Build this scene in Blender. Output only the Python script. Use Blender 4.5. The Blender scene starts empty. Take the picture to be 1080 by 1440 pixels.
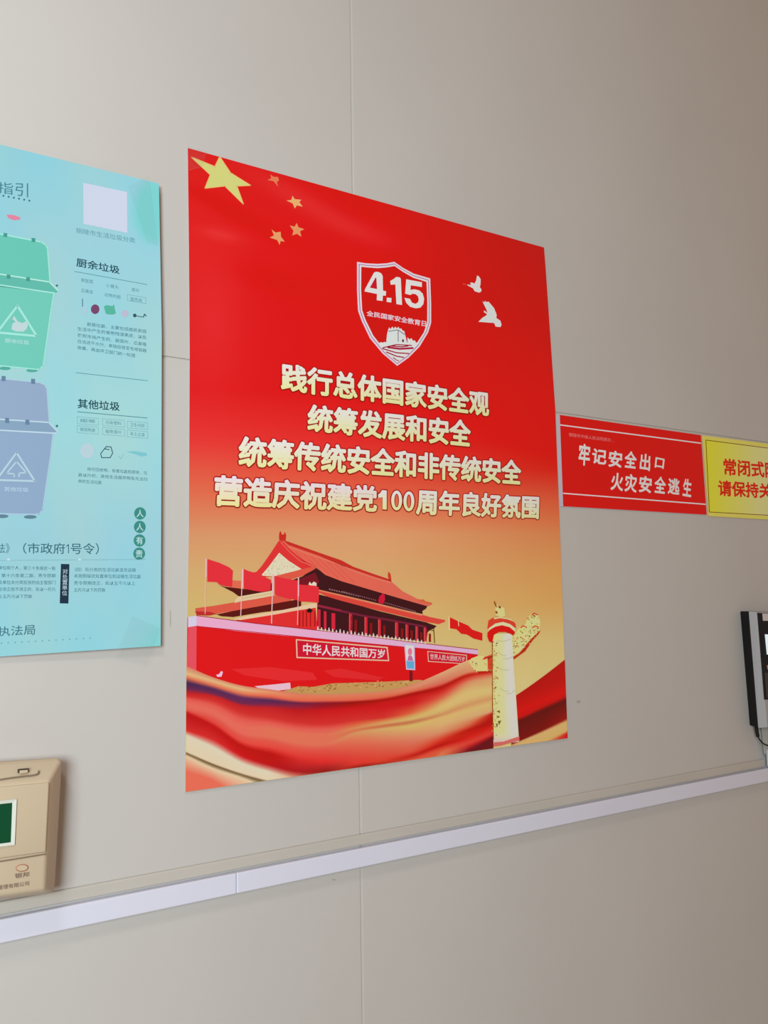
import bpy, bmesh, math, random
import numpy as np
from mathutils import Matrix, Vector
random.seed(7)
C = bpy.context.scene.collection

# ------------------------------------------------------------------ camera
FPX = 1300.0
YAW, PITCH, ROLL = 0.60592594, -0.09417098, 0.0147627
DIST = 0.931            # camera to wall, metres
CAMZ = 1.45             # camera height above the floor
def _rot():
    cy, sy, cp, sp, cr, sr = math.cos(YAW), math.sin(YAW), math.cos(PITCH), math.sin(PITCH), math.cos(ROLL), math.sin(ROLL)
    Ry = np.array([[cy, 0, sy], [0, 1, 0], [-sy, 0, cy]])
    Rx = np.array([[1, 0, 0], [0, cp, -sp], [0, sp, cp]])
    Rz = np.array([[cr, -sr, 0], [sr, cr, 0], [0, 0, 1]])
    return Rz @ Rx @ Ry
M = _rot()
cam_d = bpy.data.cameras.new('camera')
cam_d.sensor_fit = 'HORIZONTAL'; cam_d.sensor_width = 36.0; cam_d.lens = 36.0 * FPX / 1080.0
cam_d.clip_start = 0.02
cam = bpy.data.objects.new('camera', cam_d); C.objects.link(cam)
def uvn(u, v, n): return (u, -n, v)
cols = [uvn(*M[i]) for i in range(3)]
m4 = Matrix(((cols[0][0], cols[1][0], cols[2][0], 0), (cols[0][1], cols[1][1], cols[2][1], -DIST),
             (cols[0][2], cols[1][2], cols[2][2], CAMZ), (0, 0, 0, 1)))
cam.matrix_world = m4
bpy.context.scene.camera = cam

# ------------------------------------------------------------------ light
w = bpy.data.worlds.new('room_ambience'); bpy.context.scene.world = w; w.use_nodes = True
bg = w.node_tree.nodes['Background']; bg.inputs[0].default_value = (1.0, 0.64, 0.42, 1); bg.inputs[1].default_value = 0.32
def area(name, loc, target, size, sizey, power, col):
    l = bpy.data.lights.new(name, 'AREA'); l.shape = 'RECTANGLE'; l.size = size; l.size_y = sizey
    l.energy = power; l.color = col
    o = bpy.data.objects.new(name, l); C.objects.link(o); o.location = loc
    o.rotation_euler = (Vector(target) - Vector(loc)).to_track_quat('-Z', 'Y').to_euler()
    return o
area('window_daylight', (-1.15, -2.05, 1.72), (-1.15, 0, 1.72), 1.0, 0.9, 66.0, (0.80, 0.94, 1.0))
area('added_overhead_light', (-0.45, -1.00, 2.62), (-0.45, -0.95, 0), 0.30, 0.30, 8.0, (0.95, 0.97, 1.0))  # unseen light, added overhead to strengthen the control box's shadow
vs = bpy.context.scene.view_settings
bpy.context.scene.display_settings.display_device = 'sRGB'
vs.view_transform = 'Standard'; vs.look = 'None'; vs.gamma = 1.0; vs.use_curve_mapping = False; vs.exposure = 0.0

# ------------------------------------------------------------------ geometry helpers
def P(x, y, a=0.0, b=0.0):
    """point of the plane n = a + b*u seen at photograph pixel (x, y)"""
    d = M.T @ np.array([x - 540.0, 720.0 - y, -FPX])
    # cam at (0, 0, DIST) in (u, v, n); DIST + t*d2 = a + b*t*d0
    t = (a - DIST) / (d[2] - b * d[0])
    return np.array([t * d[0], t * d[1], DIST + t * d[2]])
def W(p): return np.array([p[0], -p[2], p[1] + CAMZ])
def s2l(c):
    c = np.asarray(c, float) / 255.0
    return np.where(c <= 0.04045, c / 12.92, ((c + 0.055) / 1.055) ** 2.4)
SHEEN = 0.014      # the print's own gloss adds about this much to every colour
ETAB = np.array([[[1.058, 1.064, 1.049], [0.897, 0.884, 0.858], [0.729, 0.692, 0.655], [0.595, 0.536, 0.489], [0.487, 0.406, 0.35]], [[1.071, 1.081, 1.068], [0.935, 0.929, 0.906], [0.779, 0.749, 0.715], [0.633, 0.583, 0.54], [0.511, 0.439, 0.387]], [[1.033, 1.044, 1.031], [0.93, 0.925, 0.902], [0.778, 0.752, 0.719], [0.641, 0.595, 0.554], [0.525, 0.458, 0.409]], [[0.963, 0.972, 0.957], [0.876, 0.87, 0.847], [0.746, 0.719, 0.688], [0.62, 0.576, 0.536], [0.513, 0.45, 0.403]], [[0.923, 0.929, 0.911], [0.834, 0.827, 0.801], [0.704, 0.678, 0.644], [0.588, 0.546, 0.508], [0.493, 0.435, 0.39]]])
def E(x, y=700):
    """daylight reaching the wall at that pixel, per channel: turns colours read off the photo into paint colours"""
    fx = np.interp(x, [20, 270, 560, 810, 1060], range(5)); fy = np.interp(y, [60, 400, 740, 1080, 1400], range(5))
    i = np.minimum(np.floor(fx).astype(int), 3); j = np.minimum(np.floor(fy).astype(int), 3)
    tx = (fx - i)[..., None]; ty = (fy - j)[..., None]
    return (1 - ty) * ((1 - tx) * ETAB[j, i] + tx * ETAB[j, i + 1]) + ty * ((1 - tx) * ETAB[j + 1, i] + tx * ETAB[j + 1, i + 1])
def alb(c, x, y=700):
    return np.clip((s2l(c) - SHEEN) / E(np.float64(x), np.float64(y)), 0.002, 0.93)

def mat(name, col, rough=0.5, spec=0.5, metal=0.0, bump=None, noise=None, emit=None, trans=None):
    m = bpy.data.materials.new(name); m.use_nodes = True; nt = m.node_tree; b = nt.nodes['Principled BSDF']
    b.inputs['Base Color'].default_value = (*col, 1); b.inputs['Roughness'].default_value = rough
    b.inputs['Specular IOR Level'].default_value = spec; b.inputs['Metallic'].default_value = metal
    tc = nt.nodes.new('ShaderNodeTexCoord')
    if noise:
        sc, amt = noise
        n = nt.nodes.new('ShaderNodeTexNoise'); n.inputs['Scale'].default_value = sc; n.inputs['Detail'].default_value = 5
        nt.links.new(tc.outputs['Object'], n.inputs['Vector'])
        r = nt.nodes.new('ShaderNodeMapRange'); r.inputs['To Min'].default_value = 1 - amt; r.inputs['To Max'].default_value = 1 + amt
        r.inputs['From Min'].default_value = .3; r.inputs['From Max'].default_value = .7
        nt.links.new(n.outputs['Fac'], r.inputs['Value'])
        v = nt.nodes.new('ShaderNodeVectorMath'); v.operation = 'SCALE'; v.inputs[0].default_value = col
        nt.links.new(r.outputs['Result'], v.inputs['Scale']); nt.links.new(v.outputs[0], b.inputs['Base Color'])
    if bump:
        sc, st = bump
        n = nt.nodes.new('ShaderNodeTexNoise'); n.inputs['Scale'].default_value = sc; n.inputs['Detail'].default_value = 3
        nt.links.new(tc.outputs['Object'], n.inputs['Vector'])
        bp = nt.nodes.new('ShaderNodeBump'); bp.inputs['Strength'].default_value = st; bp.inputs['Distance'].default_value = 0.01
        nt.links.new(n.outputs['Fac'], bp.inputs['Height']); nt.links.new(bp.outputs[0], b.inputs['Normal'])
    if emit:
        b.inputs['Emission Color'].default_value = (*emit[0], 1); b.inputs['Emission Strength'].default_value = emit[1]
    return m
def print_mat(name, rough, bscale=7, bst=0.12):
    m = mat(name, (1, 1, 1), rough, 0.45, bump=(bscale, bst)); nt = m.node_tree
    a = nt.nodes.new('ShaderNodeAttribute'); a.attribute_name = 'Col'
    nt.links.new(a.outputs['Color'], nt.nodes['Principled BSDF'].inputs['Base Color'])
    return m
MAT_POSTER = print_mat('coated_poster_print', 0.38)
MAT_MATTE = print_mat('sticker_print', 0.45, 9, .06)

def link(name, me, parent=None, label=None, cat=None, group=None, kind=None, origin=None):
    """origin: world point that becomes the object's origin (top level); children are kept relative to it"""
    o = bpy.data.objects.new(name, me); C.objects.link(o)
    if parent is not None:
        r = parent
        off = np.zeros(3)
        while r is not None: off += np.array(r.location); r = r.parent
        o.parent = parent
    else:
        off = np.array(origin if origin is not None else (0, 0, 0), float); o.location = off
    if me is not None and np.any(off):
        co = np.empty(len(me.vertices) * 3); me.vertices.foreach_get('co', co)
        co = co.reshape(-1, 3) - off; me.vertices.foreach_set('co', co.ravel()); me.update()
    for k, v in (('label', label), ('category', cat), ('group', group), ('kind', kind)):
        if v: o[k] = v
    return o
def empty(name, loc, label, cat, group=None):
    o = bpy.data.objects.new(name, None); o.empty_display_size = .03; C.objects.link(o); o.location = loc
    o['label'] = label; o['category'] = cat
    if group: o['group'] = group
    return o

class Ink:
    """flat print: polygons given in photograph pixels, laid on the sheet's plane n = a + b*u, layer by layer"""
    STEP = 0.00004
    def __init__(s, a=0.0, b=0.0, layer=1): s.V = []; s.F = []; s.K = []; s.a = a; s.b = b; s.layer = layer
    def pt(s, x, y, L): return W(P(x, y, s.a + L * s.STEP, s.b))
    def poly(s, pts, col, L=None, up=True):
        L = s.layer if L is None else L
        i = len(s.V)
        xs = [p[0] for p in pts]; ys = [p[1] for p in pts]
        A = sum(xs[k] * ys[(k + 1) % len(pts)] - xs[(k + 1) % len(pts)] * ys[k] for k in range(len(pts)))
        if A > 0: pts = pts[::-1]
        for p in pts: s.V.append(s.pt(p[0], p[1], L)); s.K.append(alb(col, p[0], p[1]))
        s.F.append(tuple(range(i, i + len(pts))))
    def shade(s, pts, c1, c2, y0, y1, L):
        """polygon printed with a gradient from c1 at y0 to c2 at y1"""
        i = len(s.K); s.poly(pts, c1, L)
        P2 = pts[::-1] if sum(pts[k][0] * pts[(k + 1) % len(pts)][1] - pts[(k + 1) % len(pts)][0] * pts[k][1] for k in range(len(pts))) > 0 else pts
        for k, p in enumerate(P2):
            t = min(max((p[1] - y0) / (y1 - y0), 0), 1); s.K[i + k] = alb([a * (1 - t) + b * t for a, b in zip(c1, c2)], p[0], p[1])
    def zero(s, cx, cy, rx, ry, wd, c1, c2, L, n=28):
        f = lambda r, q, k: (cx + r * math.cos(2 * math.pi * k / n), cy + q * math.sin(2 * math.pi * k / n))
        for k in range(n): s.shade([f(rx, ry, k), f(rx, ry, k + 1), f(rx - wd, ry - wd, k + 1), f(rx - wd, ry - wd, k)], c1, c2, cy - ry, cy + ry, L)
    def stroke(s, pts, wd, col, L=None, closed=False):
        n = len(pts); rng = range(n if closed else n - 1)
        for k in rng:
            (x0, y0), (x1, y1) = pts[k], pts[(k + 1) % n]
            d = math.hypot(x1 - x0, y1 - y0) or 1; ex, ey = (x1 - x0) / d, (y1 - y0) / d; h = wd / 2
            e = h * .5 if (closed or 0 < k < n - 2) else 0
            x0 -= ex * e; y0 -= ey * e; x1 += ex * e; y1 += ey * e
            s.poly([(x0 - ey * h, y0 + ex * h), (x1 - ey * h, y1 + ex * h), (x1 + ey * h, y1 - ex * h), (x0 + ey * h, y0 - ex * h)], col, (s.layer if L is None else L))
    def disc(s, cx, cy, rx, ry, col, L=None, n=20, a0=0, a1=360):
        s.poly([(cx + rx * math.cos(math.radians(a0 + (a1 - a0) * k / n)), cy + ry * math.sin(math.radians(a0 + (a1 - a0) * k / n))) for k in range(n)], col, L)
    def grid(s, fn, ns, nt, colf, L=None):
        """fn(S, T) -> X, Y pixel arrays; colf(X, Y) -> sRGB array"""
        L = s.layer if L is None else L
        S, T = np.meshgrid(np.linspace(0, 1, ns + 1), np.linspace(0, 1, nt + 1))
        X, Y = fn(S, T); K = colf(X, Y); K = np.clip((s2l(K) - SHEEN) / E(X, Y), .002, .93)
        i = len(s.V)
        for a in range(nt + 1):
            for b in range(ns + 1):
                s.V.append(s.pt(X[a, b], Y[a, b], L)); s.K.append(K[a, b])
        q = ns + 1
        for a in range(nt):
            for b in range(ns):
                k = i + a * q + b
                s.F.append((k, k + q, k + q + 1, k + 1))
    def text(s, string, quad, col, col2=None, L=None, bold=0.0, res=2):
        L = s.layer if L is None else L
        V, F = glyphs(string, bold, res); nb = len(glyphs(string, 0.0, res)[0])
        q = [P(x, y, s.a + L * s.STEP, s.b) for x, y in quad]           # TL TR BR BL on the sheet
        base = glyphs(string, 0.0, res)[0]
        lo = base.min(0); hi = base.max(0)
        i = len(s.V); qx = sum(p[0] for p in quad) / 4; qy = sum(p[1] for p in quad) / 4
        c1 = alb(col, qx, qy); c2 = alb(col2 or col, qx, qy)
        dz = np.zeros(len(V))                                            # thickening strips lie a hair below the letter, each on its own level
        if bold:
            for n_, f in enumerate(F):
                if f[0] >= nb:
                    for k in f: dz[k] = -(2 + n_ % 17) * 1.6e-6
        for v, z_ in zip(V, dz):
            a, b = (v - lo) / (hi - lo)
            s.V.append(W((1 - b) * ((1 - a) * q[3] + a * q[2]) + b * ((1 - a) * q[0] + a * q[1]) + np.array([0, 0, z_])))
            bb = min(max(b, 0), 1); s.K.append(c2 * (1 - bb) + c1 * bb)
        s.F += [tuple(i + k for k in f) for f in F]
    def build(s, name, m, parent=None, **kw):
        me = bpy.data.meshes.new(name); me.from_pydata([tuple(v) for v in s.V], [], s.F); me.update()
        a = me.color_attributes.new('Col', 'FLOAT_COLOR', 'POINT')
        k = np.ones((len(s.K), 4)); k[:, :3] = np.array(s.K); a.data.foreach_set('color', k.ravel())
        me.materials.append(m)
        return link(name, me, parent, **kw)
_gc = {}
def glyphs(string, bold, res):
    key = (string, bold, res)
    if key in _gc: return _gc[key]
    if bold:
        V, F = glyphs(string, 0.0, res)
        cnt = {}
        for f in F:
            for k in range(len(f)):
                e = (f[k], f[(k + 1) % len(f)]); cnt[e] = 1
        V2 = [tuple(v) for v in V]; F2 = list(F); seen = set(); h = bold
        for (a, b) in cnt:
            if (b, a) in cnt: continue
            p, q = V[a], V[b]; d = q - p; L = math.hypot(*d)
            if L < 1e-6: continue
            nx, ny = d[1] / L * h, -d[0] / L * h                      # outward: faces run counter-clockwise
            i = len(V2); V2 += [(p[0], p[1]), (p[0] + nx, p[1] + ny), (q[0] + nx, q[1] + ny), (q[0], q[1])]; F2.append((i, i + 1, i + 2, i + 3))
            if a not in seen:
                seen.add(a); i = len(V2)
                V2 += [(p[0] + h * math.cos(t * math.pi / 3), p[1] + h * math.sin(t * math.pi / 3)) for t in range(6)]; F2.append(tuple(range(i, i + 6)))
        _gc[key] = (np.array(V2), F2)
        return _gc[key]
    c = bpy.data.curves.new('t', 'FONT'); c.body = string; c.size = 1.0; c.resolution_u = res
    o = bpy.data.objects.new('t', c); C.objects.link(o)
    dg = bpy.context.evaluated_depsgraph_get(); dg.update()
    me = o.evaluated_get(dg).to_mesh()
    V = np.array([v.co[:2] for v in me.vertices]); F = [tuple(p.vertices) for p in me.polygons]
    # faces looking at the reader
    out = []
    for f in F:
        A = sum(V[f[k]][0] * V[f[(k + 1) % len(f)]][1] - V[f[(k + 1) % len(f)]][0] * V[f[k]][1] for k in range(len(f)))
        out.append(f if A > 0 else f[::-1])
    bpy.data.objects.remove(o); bpy.data.curves.remove(c)
    _gc[key] = (V, out)
    return _gc[key]

def sheet_px(quad, bowl=None, bowr=None):
    """fn(S,T) for a quad in pixels, evenly along its edges; bowl/bowr bend the left/right edge"""
    (x0, y0), (x1, y1), (x2, y2), (x3, y3) = quad
    def fn(S, T):
        X = (1 - T) * ((1 - S) * x0 + S * x1) + T * ((1 - S) * x3 + S * x2)
        Y = (1 - T) * ((1 - S) * y0 + S * y1) + T * ((1 - S) * y3 + S * y2)
        if bowl: X = X + (1 - S) ** 3 * np.interp(T, *bowl)
        if bowr: X = X + S ** 3 * np.interp(T, *bowr)
        return X, Y
    return fn
def paper(name, fn, a, b, m, th=0.0004, ns=24, nt=36, **kw):
    """the sheet of paper itself: thin, closed, with thickness"""
    S, T = np.meshgrid(np.linspace(0, 1, ns + 1), np.linspace(0, 1, nt + 1)); X, Y = fn(S, T)
    V = []; F = []; q = ns + 1; N = q * (nt + 1)
    for k, off in enumerate((0.0, -th)):
        for i in range(nt + 1):
            for j in range(ns + 1):
                p = P(X[i, j], Y[i, j], a, b); p = p + np.array([0, 0, off]); V.append(tuple(W(p)))
    for i in range(nt):
        for j in range(ns):
            k = i * q + j; F.append((k, k + q, k + q + 1, k + 1)); F.append((N + k, N + k + 1, N + k + q + 1, N + k + q))
    rim = [j for j in range(q)] + [i * q + ns for i in range(1, nt + 1)] + [nt * q + j for j in range(ns - 1, -1, -1)] + [i * q for i in range(nt - 1, 0, -1)]
    for k in range(len(rim)):
        r0, r1 = rim[k], rim[(k + 1) % len(rim)]
        F.append((r0, r1, N + r1, N + r0))
    me = bpy.data.meshes.new(name); me.from_pydata(V, [], F); me.materials.append(m)
    return link(name, me, **kw)

def hexa(q0, n0, q1, n1, bevel=0, seg=3):
    """bmesh of a block: back outline q0 (4 pixels, at depth n0) to front outline q1 (at depth n1); TL TR BR BL"""
    bm = bmesh.new()
    A = [bm.verts.new(W(P(x, y, n0))) for x, y in q0]; B = [bm.verts.new(W(P(x, y, n1))) for x, y in q1]
    bm.faces.new(A); bm.faces.new(B[::-1])
    for k in range(4): bm.faces.new((A[k], B[k], B[(k + 1) % 4], A[(k + 1) % 4]))
    bmesh.ops.recalc_face_normals(bm, faces=bm.faces)
    if bevel: bmesh.ops.bevel(bm, geom=bm.edges[:] , offset=bevel, segments=seg, affect='EDGES', profile=.5)
    return bm
def box(bm, u0, u1, v0, v1, n0, n1, bevel=0, seg=2):
    """box in wall coordinates, v measured as world height"""
    r = bmesh.ops.create_cube(bm, size=1.0)
    for v in r['verts']:
        v.co = Vector(((u0 + u1) / 2 + v.co.x * (u1 - u0), -((n0 + n1) / 2 + v.co.y * (n1 - n0)), (v0 + v1) / 2 + v.co.z * (v1 - v0)))
    ed = list({e for v in r['verts'] for e in v.link_edges})
    bmesh.ops.recalc_face_normals(bm, faces=bm.faces)
    if bevel: bmesh.ops.bevel(bm, geom=ed, offset=bevel, segments=seg, affect='EDGES', profile=.5)
def done(bm, name, m, parent=None, smooth=False, **kw):
    me = bpy.data.meshes.new(name); bm.to_mesh(me); bm.free(); me.materials.append(m)
    if smooth:
        for p in me.polygons: p.use_smooth = True
    return link(name, me, parent, **kw)

# ------------------------------------------------------------------ the room: panelled wall and floor
MAT_WALL = mat('beige_panel_paint', (0.60, 0.575, 0.545), 0.5, 0.35, bump=(5, .10), noise=(3.5, .025))
MAT_JOINT = mat('joint_filler', (0.62, 0.59, 0.54), 0.8)
seam_t = P(494, 0); seam_b = P(509.5, 1440)
US = (seam_t[0] + seam_b[0]) / 2
VJ = (P(245, 502)[1] + P(784, 582)[1]) / 2 + CAMZ
U0, U1, V0, V1 = -2.2, 3.6, 0.0, 2.9
G = 0.0012
bm = bmesh.new(); box(bm, U0, U1, V0, V1, -0.12, -0.0018)
wall = done(bm, 'wall_back', MAT_JOINT, kind='structure', origin=(0, 0, 0))
pw = 1.19
edges = [US - 2 * pw, US - pw, US, US + pw, US + 2 * pw]
edges = [U0] + [e for e in edges if U0 + .1 < e < U1 - .1] + [U1]
for k in range(len(edges) - 1):
    for (z0, z1) in ((V0, VJ), (VJ, V1)):
        bm = bmesh.new()
        box(bm, edges[k] + (G if k else 0), edges[k + 1] - (G if k < len(edges) - 2 else 0), z0 + (G if z0 == VJ else 0), z1 - (G if z1 == VJ else 0), -0.0021, 0.0, 0.0006, 2)
        done(bm, 'wall_panel', MAT_WALL, wall)
# marks on the wall
MAT_SCUFF = mat('grey_scuff', (0.44, 0.41, 0.37), 0.7)
def scuff(pts):
    bm = bmesh.new(); vs_ = [bm.verts.new(W(P(x, y, 0.00015))) for x, y in pts]; bm.faces.new(vs_)
    bmesh.ops.recalc_face_normals(bm, faces=bm.faces); done(bm, 'scuff_mark', MAT_SCUFF, wall)
scuff([(239, 858), (240, 858), (240.6, 875), (239.4, 884), (238.8, 875)])
scuff([(467, 1236.5), (471, 1236), (472, 1238), (468, 1238.3)])
scuff([(811, 985.5), (815, 984.5), (817, 987), (814, 989), (811, 988)])
scuff([(400, 920), (406, 919), (403, 920.6)])
MAT_FLOOR = mat('grey_floor_tile', (0.45, 0.43, 0.40), 0.4, noise=(6, .1))
bm = bmesh.new(); box(bm, U0, U1, -0.05, 0.0, 0.0, 3.2); done(bm, 'floor', MAT_FLOOR, kind='structure')

# ------------------------------------------------------------------ cable trunking along the wall
MAT_TRUNK = mat('white_pvc', (0.76, 0.77, 0.90), 0.35, 0.5, noise=(4, .015))
MAT_BEIGE_PVC = mat('beige_pvc', (0.57, 0.535, 0.48), 0.5, 0.4, noise=(9, .03))
TH = 0.012
ztop = np.mean([P(0, 1294, TH)[1], P(540, 1186, TH)[1], P(1080, 1081, TH)[1]]) + CAMZ
zbot = np.mean([P(0, 1325, TH)[1], P(540, 1211, TH)[1], P(1080, 1102, TH)[1]]) + CAMZ
uj = P(333, 1225, TH)[0]
tr = empty('cable_trunking', (uj, 0, (ztop + zbot) / 2), 'long white plastic cable trunking running across the wall below the posters', 'cable trunking')
for (a, b) in ((U0 + .01, uj - .0003), (uj + .0003, U1 - .01)):
    bm = bmesh.new(); box(bm, a, b, zbot + .001, ztop - .001, 0.0, TH - .004); done(bm, 'channel', MAT_TRUNK, tr)
    bm = bmesh.new(); box(bm, a, b, zbot, ztop, TH - .0035, TH, .0012, 3); done(bm, 'cover', MAT_TRUNK, tr)
rz = np.mean([P(250, 1227, .004)[1], P(1070, 1065, .004)[1]]) + CAMZ
bm = bmesh.new(); box(bm, U0 + .01, P(1076, 1070, .004)[0], ztop + .0012, rz, 0.0, 0.0045, .0018, 3)
done(bm, 'cable_cover_strip', MAT_BEIGE_PVC, label='thin beige strip running along the top edge of the white trunking', cat='cable cover', origin=(0, 0, ztop))

# ------------------------------------------------------------------ RED POSTER
RA, RB = 0.0012, 0.0018
RQ = [(264, 208), (765, 348), (798, 1038), (260, 1114)]
rfn = sheet_px(RQ, ([0, .15, .32, .59, .8, 1], [0, 2.2, 4, 4.0, 1.2, 0]), ([0, .05, .16, .33, .57, .8, 1], [0, 1, 2.6, 5, 3.4, 1.6, 0]))
MAT_PAPER = mat('white_paper', (0.8, 0.78, 0.78), 0.5)
pc = W(P(530, 700, RA, RB))
red = paper('propaganda_poster', rfn, RA, RB, MAT_PAPER, origin=pc,
            label='large red and gold poster with palace gate, 4.15 shield and four slogan lines', cat='poster')
rowy = [208, 350, 450, 550, 620, 660, 700, 750, 800, 850, 900, 960, 1120]
cx = [262, 530, 790]
tab = np.array([
 [(220, 38, 38), (212, 30, 32), (180, 24, 22)], [(228, 40, 42), (218, 28, 32), (184, 24, 22)], [(228, 38, 42), (218, 28, 32), (192, 22, 22)],
 [(229, 38, 42), (219, 30, 33), (205, 22, 26)], [(235, 62, 60), (228, 50, 48), (206, 24, 26)], [(232, 92, 72), (230, 75, 60), (208, 40, 34)],
 [(228, 118, 85), (228, 105, 75), (212, 85, 58)], [(220, 152, 107), (222, 158, 112), (205, 125, 78)], [(216, 172, 115), (216, 165, 112), (205, 145, 85)],
 [(212, 182, 115), (215, 178, 115), (205, 155, 90)], [(212, 185, 115), (212, 185, 118), (205, 178, 115)], [(212, 185, 115), (212, 190, 125), (212, 188, 125)],
 [(212, 185, 115), (212, 190, 125), (212, 188, 125)]], float)
def skycol(X, Y):
    out = np.zeros(X.shape + (3,))
    for ch in range(3):
        cols3 = [np.interp(Y, rowy, tab[:, k, ch]) for k in range(3)]
        lo = cols3[0] + (cols3[1] - cols3[0]) * np.clip((X - cx[0]) / (cx[1] - cx[0]), 0, 1)
        out[..., ch] = np.where(X < cx[1], lo, cols3[1] + (cols3[2] - cols3[1]) * np.clip((X - cx[1]) / (cx[2] - cx[1]), 0, 1))
    # soft printed flag folds in the upper left and faint vertical streaks low down
    g = lambda x0, y0, sx, sy, ang: np.exp(-(((X - x0) * math.cos(ang) + (Y - y0) * math.sin(ang)) / sx) ** 2 - ((-(X - x0) * math.sin(ang) + (Y - y0) * math.cos(ang)) / sy) ** 2)
    f = 16 * g(310, 330, 30, 8, .2) + 14 * g(430, 285, 90, 14, .5) - 12 * g(330, 300, 70, 10, .5) + 10 * g(300, 450, 40, 90, 0) - 10 * g(400, 400, 60, 16, .3) + 9 * g(520, 330, 70, 16, .3)
    out[..., 0] += f * .45; out[..., 1] += f; out[..., 2] += f
    return np.clip(out, 0, 255)
bgp = Ink(RA, RB, 1); bgp.grid(rfn, 70, 130, skycol); bgp.build('printed_background', MAT_POSTER, red)

def cp(ox, oy, sc): return lambda pts: [(ox + x / sc, oy + y / sc) for x, y in pts]
def inside(p, poly_):
    x, y = p; r = False
    for i in range(len(poly_)):
        (x1, y1), (x2, y2) = poly_[i], poly_[i - 1]
        if (y1 > y) != (y2 > y) and x < (x2 - x1) * (y - y1) / (y2 - y1) + x1: r = not r
    return r
# stars
k3 = cp(260, 200, 5.684)
stars = [([(50, 118), (240, 195), (278, 115), (365, 245), (525, 345), (415, 350), (468, 495), (320, 350), (160, 368), (203, 260)], (212, 212, 128)),
 ([(683, 258), (708, 276), (745, 278), (752, 305), (735, 320), (745, 355), (710, 312), (660, 302), (690, 288)], (228, 125, 88)),
 ([(812, 465), (850, 462), (860, 428), (880, 455), (930, 460), (915, 480), (942, 515), (895, 505), (878, 530), (862, 490)], (230, 175, 112)),
 ([(838, 665), (878, 675), (893, 645), (908, 680), (955, 695), (920, 712), (932, 755), (895, 732), (858, 745), (868, 708)], (228, 150, 100)),
 ([(693, 697), (725, 722), (765, 715), (768, 755), (798, 795), (765, 790), (757, 822), (738, 782), (678, 762), (712, 745)], (230, 160, 108))]
for i, (pts, col) in enumerate(stars):
    k = Ink(RA, RB, 3); k.poly(k3(pts), col)
    if i == 0:
        k.stroke(k3(pts), 1.3, (236, 190, 120), 4, closed=True)
    k.build('printed_star', MAT_POSTER, red, label='large pale yellow star' if i == 0 else None)
# shield emblem
ks = cp(490, 360, 8.307)
so = [(100, 68), (200, 85), (340, 92), (450, 85), (535, 68), (640, 140), (760, 205), (955, 262), (966, 560), (966, 780), (930, 895), (830, 1060), (700, 1190), (570, 1283), (400, 1140), (250, 960), (155, 760), (112, 640), (100, 400)]
si = [(150, 125), (210, 132), (340, 142), (450, 132), (540, 117), (640, 187), (760, 255), (912, 302), (922, 560), (920, 772), (882, 890), (788, 1035), (680, 1150), (570, 1230), (432, 1108), (290, 930), (198, 742), (160, 630), (148, 400)]
lerp = lambda t: [((1 - t) * a[0] + t * b[0], (1 - t) * a[1] + t * b[1]) for a, b in zip(so, si)]
sh = Ink(RA, RB, 2)
sh.poly(ks(so), (250, 205, 220)); sh.poly(ks(lerp(.42)), (160, 100, 150), 3); sh.poly(ks(lerp(.60)), (248, 215, 228), 4); sh.poly(ks(si), (208, 22, 32), 5)
DG = (222, 226, 236)
sh.poly(ks([(300, 192), (325, 184), (355, 188), (385, 205), (400, 235), (404, 405), (440, 412), (436, 464), (402, 462), (398, 526), (330, 516), (334, 444), (188, 414), (196, 382)]), DG, 6)
sh.poly(ks([(250, 370), (334, 386), (326, 255), (316, 252)]), (200, 30, 50), 7)
sh.poly(ks([(448, 485), (503, 492), (500, 543), (446, 536)]), DG, 6)
sh.poly(ks([(488, 292), (530, 268), (558, 244), (600, 250), (612, 268), (626, 572), (560, 562), (548, 332), (494, 336)]), DG, 6)
sh.poly(ks([(675, 272), (858, 306), (858, 362), (728, 342), (724, 396), (770, 388), (828, 402), (868, 440), (884, 500), (876, 560), (842, 602), (790, 612), (722, 594), (676, 548), (654, 488), (718, 500), (742, 544), (784, 560), (812, 542), (822, 506), (812, 470), (786, 446), (748, 440), (724, 456), (662, 440)]), DG, 6)
sh.text('全民国家安全教育日', ks([(215, 636), (908, 760), (905, 826), (215, 697)]), (250, 205, 222), L=6, bold=.022)
Wc = (218, 226, 228)
sh.poly(ks([(360, 1050), (350, 1022), (380, 1005), (400, 1014), (420, 1002), (440, 1012), (500, 1010), (690, 1010), (690, 950), (715, 975), (735, 960), (755, 990), (775, 985), (790, 1012), (815, 1008), (830, 1015), (770, 1075), (690, 1145), (570, 1238), (440, 1118)]), Wc, 6)
sh.poly(ks([(465, 860), (475, 832), (492, 856), (512, 824), (530, 850), (547, 824), (565, 848), (582, 826), (600, 852), (618, 846), (632, 872), (652, 876), (690, 1035), (437, 1040), (452, 905)]), (214, 230, 228), 7)
sh.stroke(ks([(468, 880), (578, 862), (660, 920)]), 1, (120, 90, 110), 8); sh.stroke(ks([(580, 862), (582, 1000)]), 1, (120, 90, 110), 8)
sh.disc(*ks([(637, 990)])[0], 1.4, 2.2, (110, 20, 50), 8)
for (a, b, c, wd) in (((400, 1072), (560, 1035), (740, 1045), 1.5), ((455, 1065), (600, 1085), (760, 1075), 2.6), ((395, 1080), (560, 1130), (710, 1140), 1.6), ((440, 1120), (560, 1170), (650, 1185), 1.6), ((520, 1185), (560, 1215), (590, 1225), 1.2), ((500, 1050), (620, 1062), (700, 1050), 1.6)):
    sh.stroke(ks([a, b, c]), wd, (168, 30, 62), 8)
sh.build('printed_shield', MAT_POSTER, red, label='white outlined shield with 4.15 and a wall tower')
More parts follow.
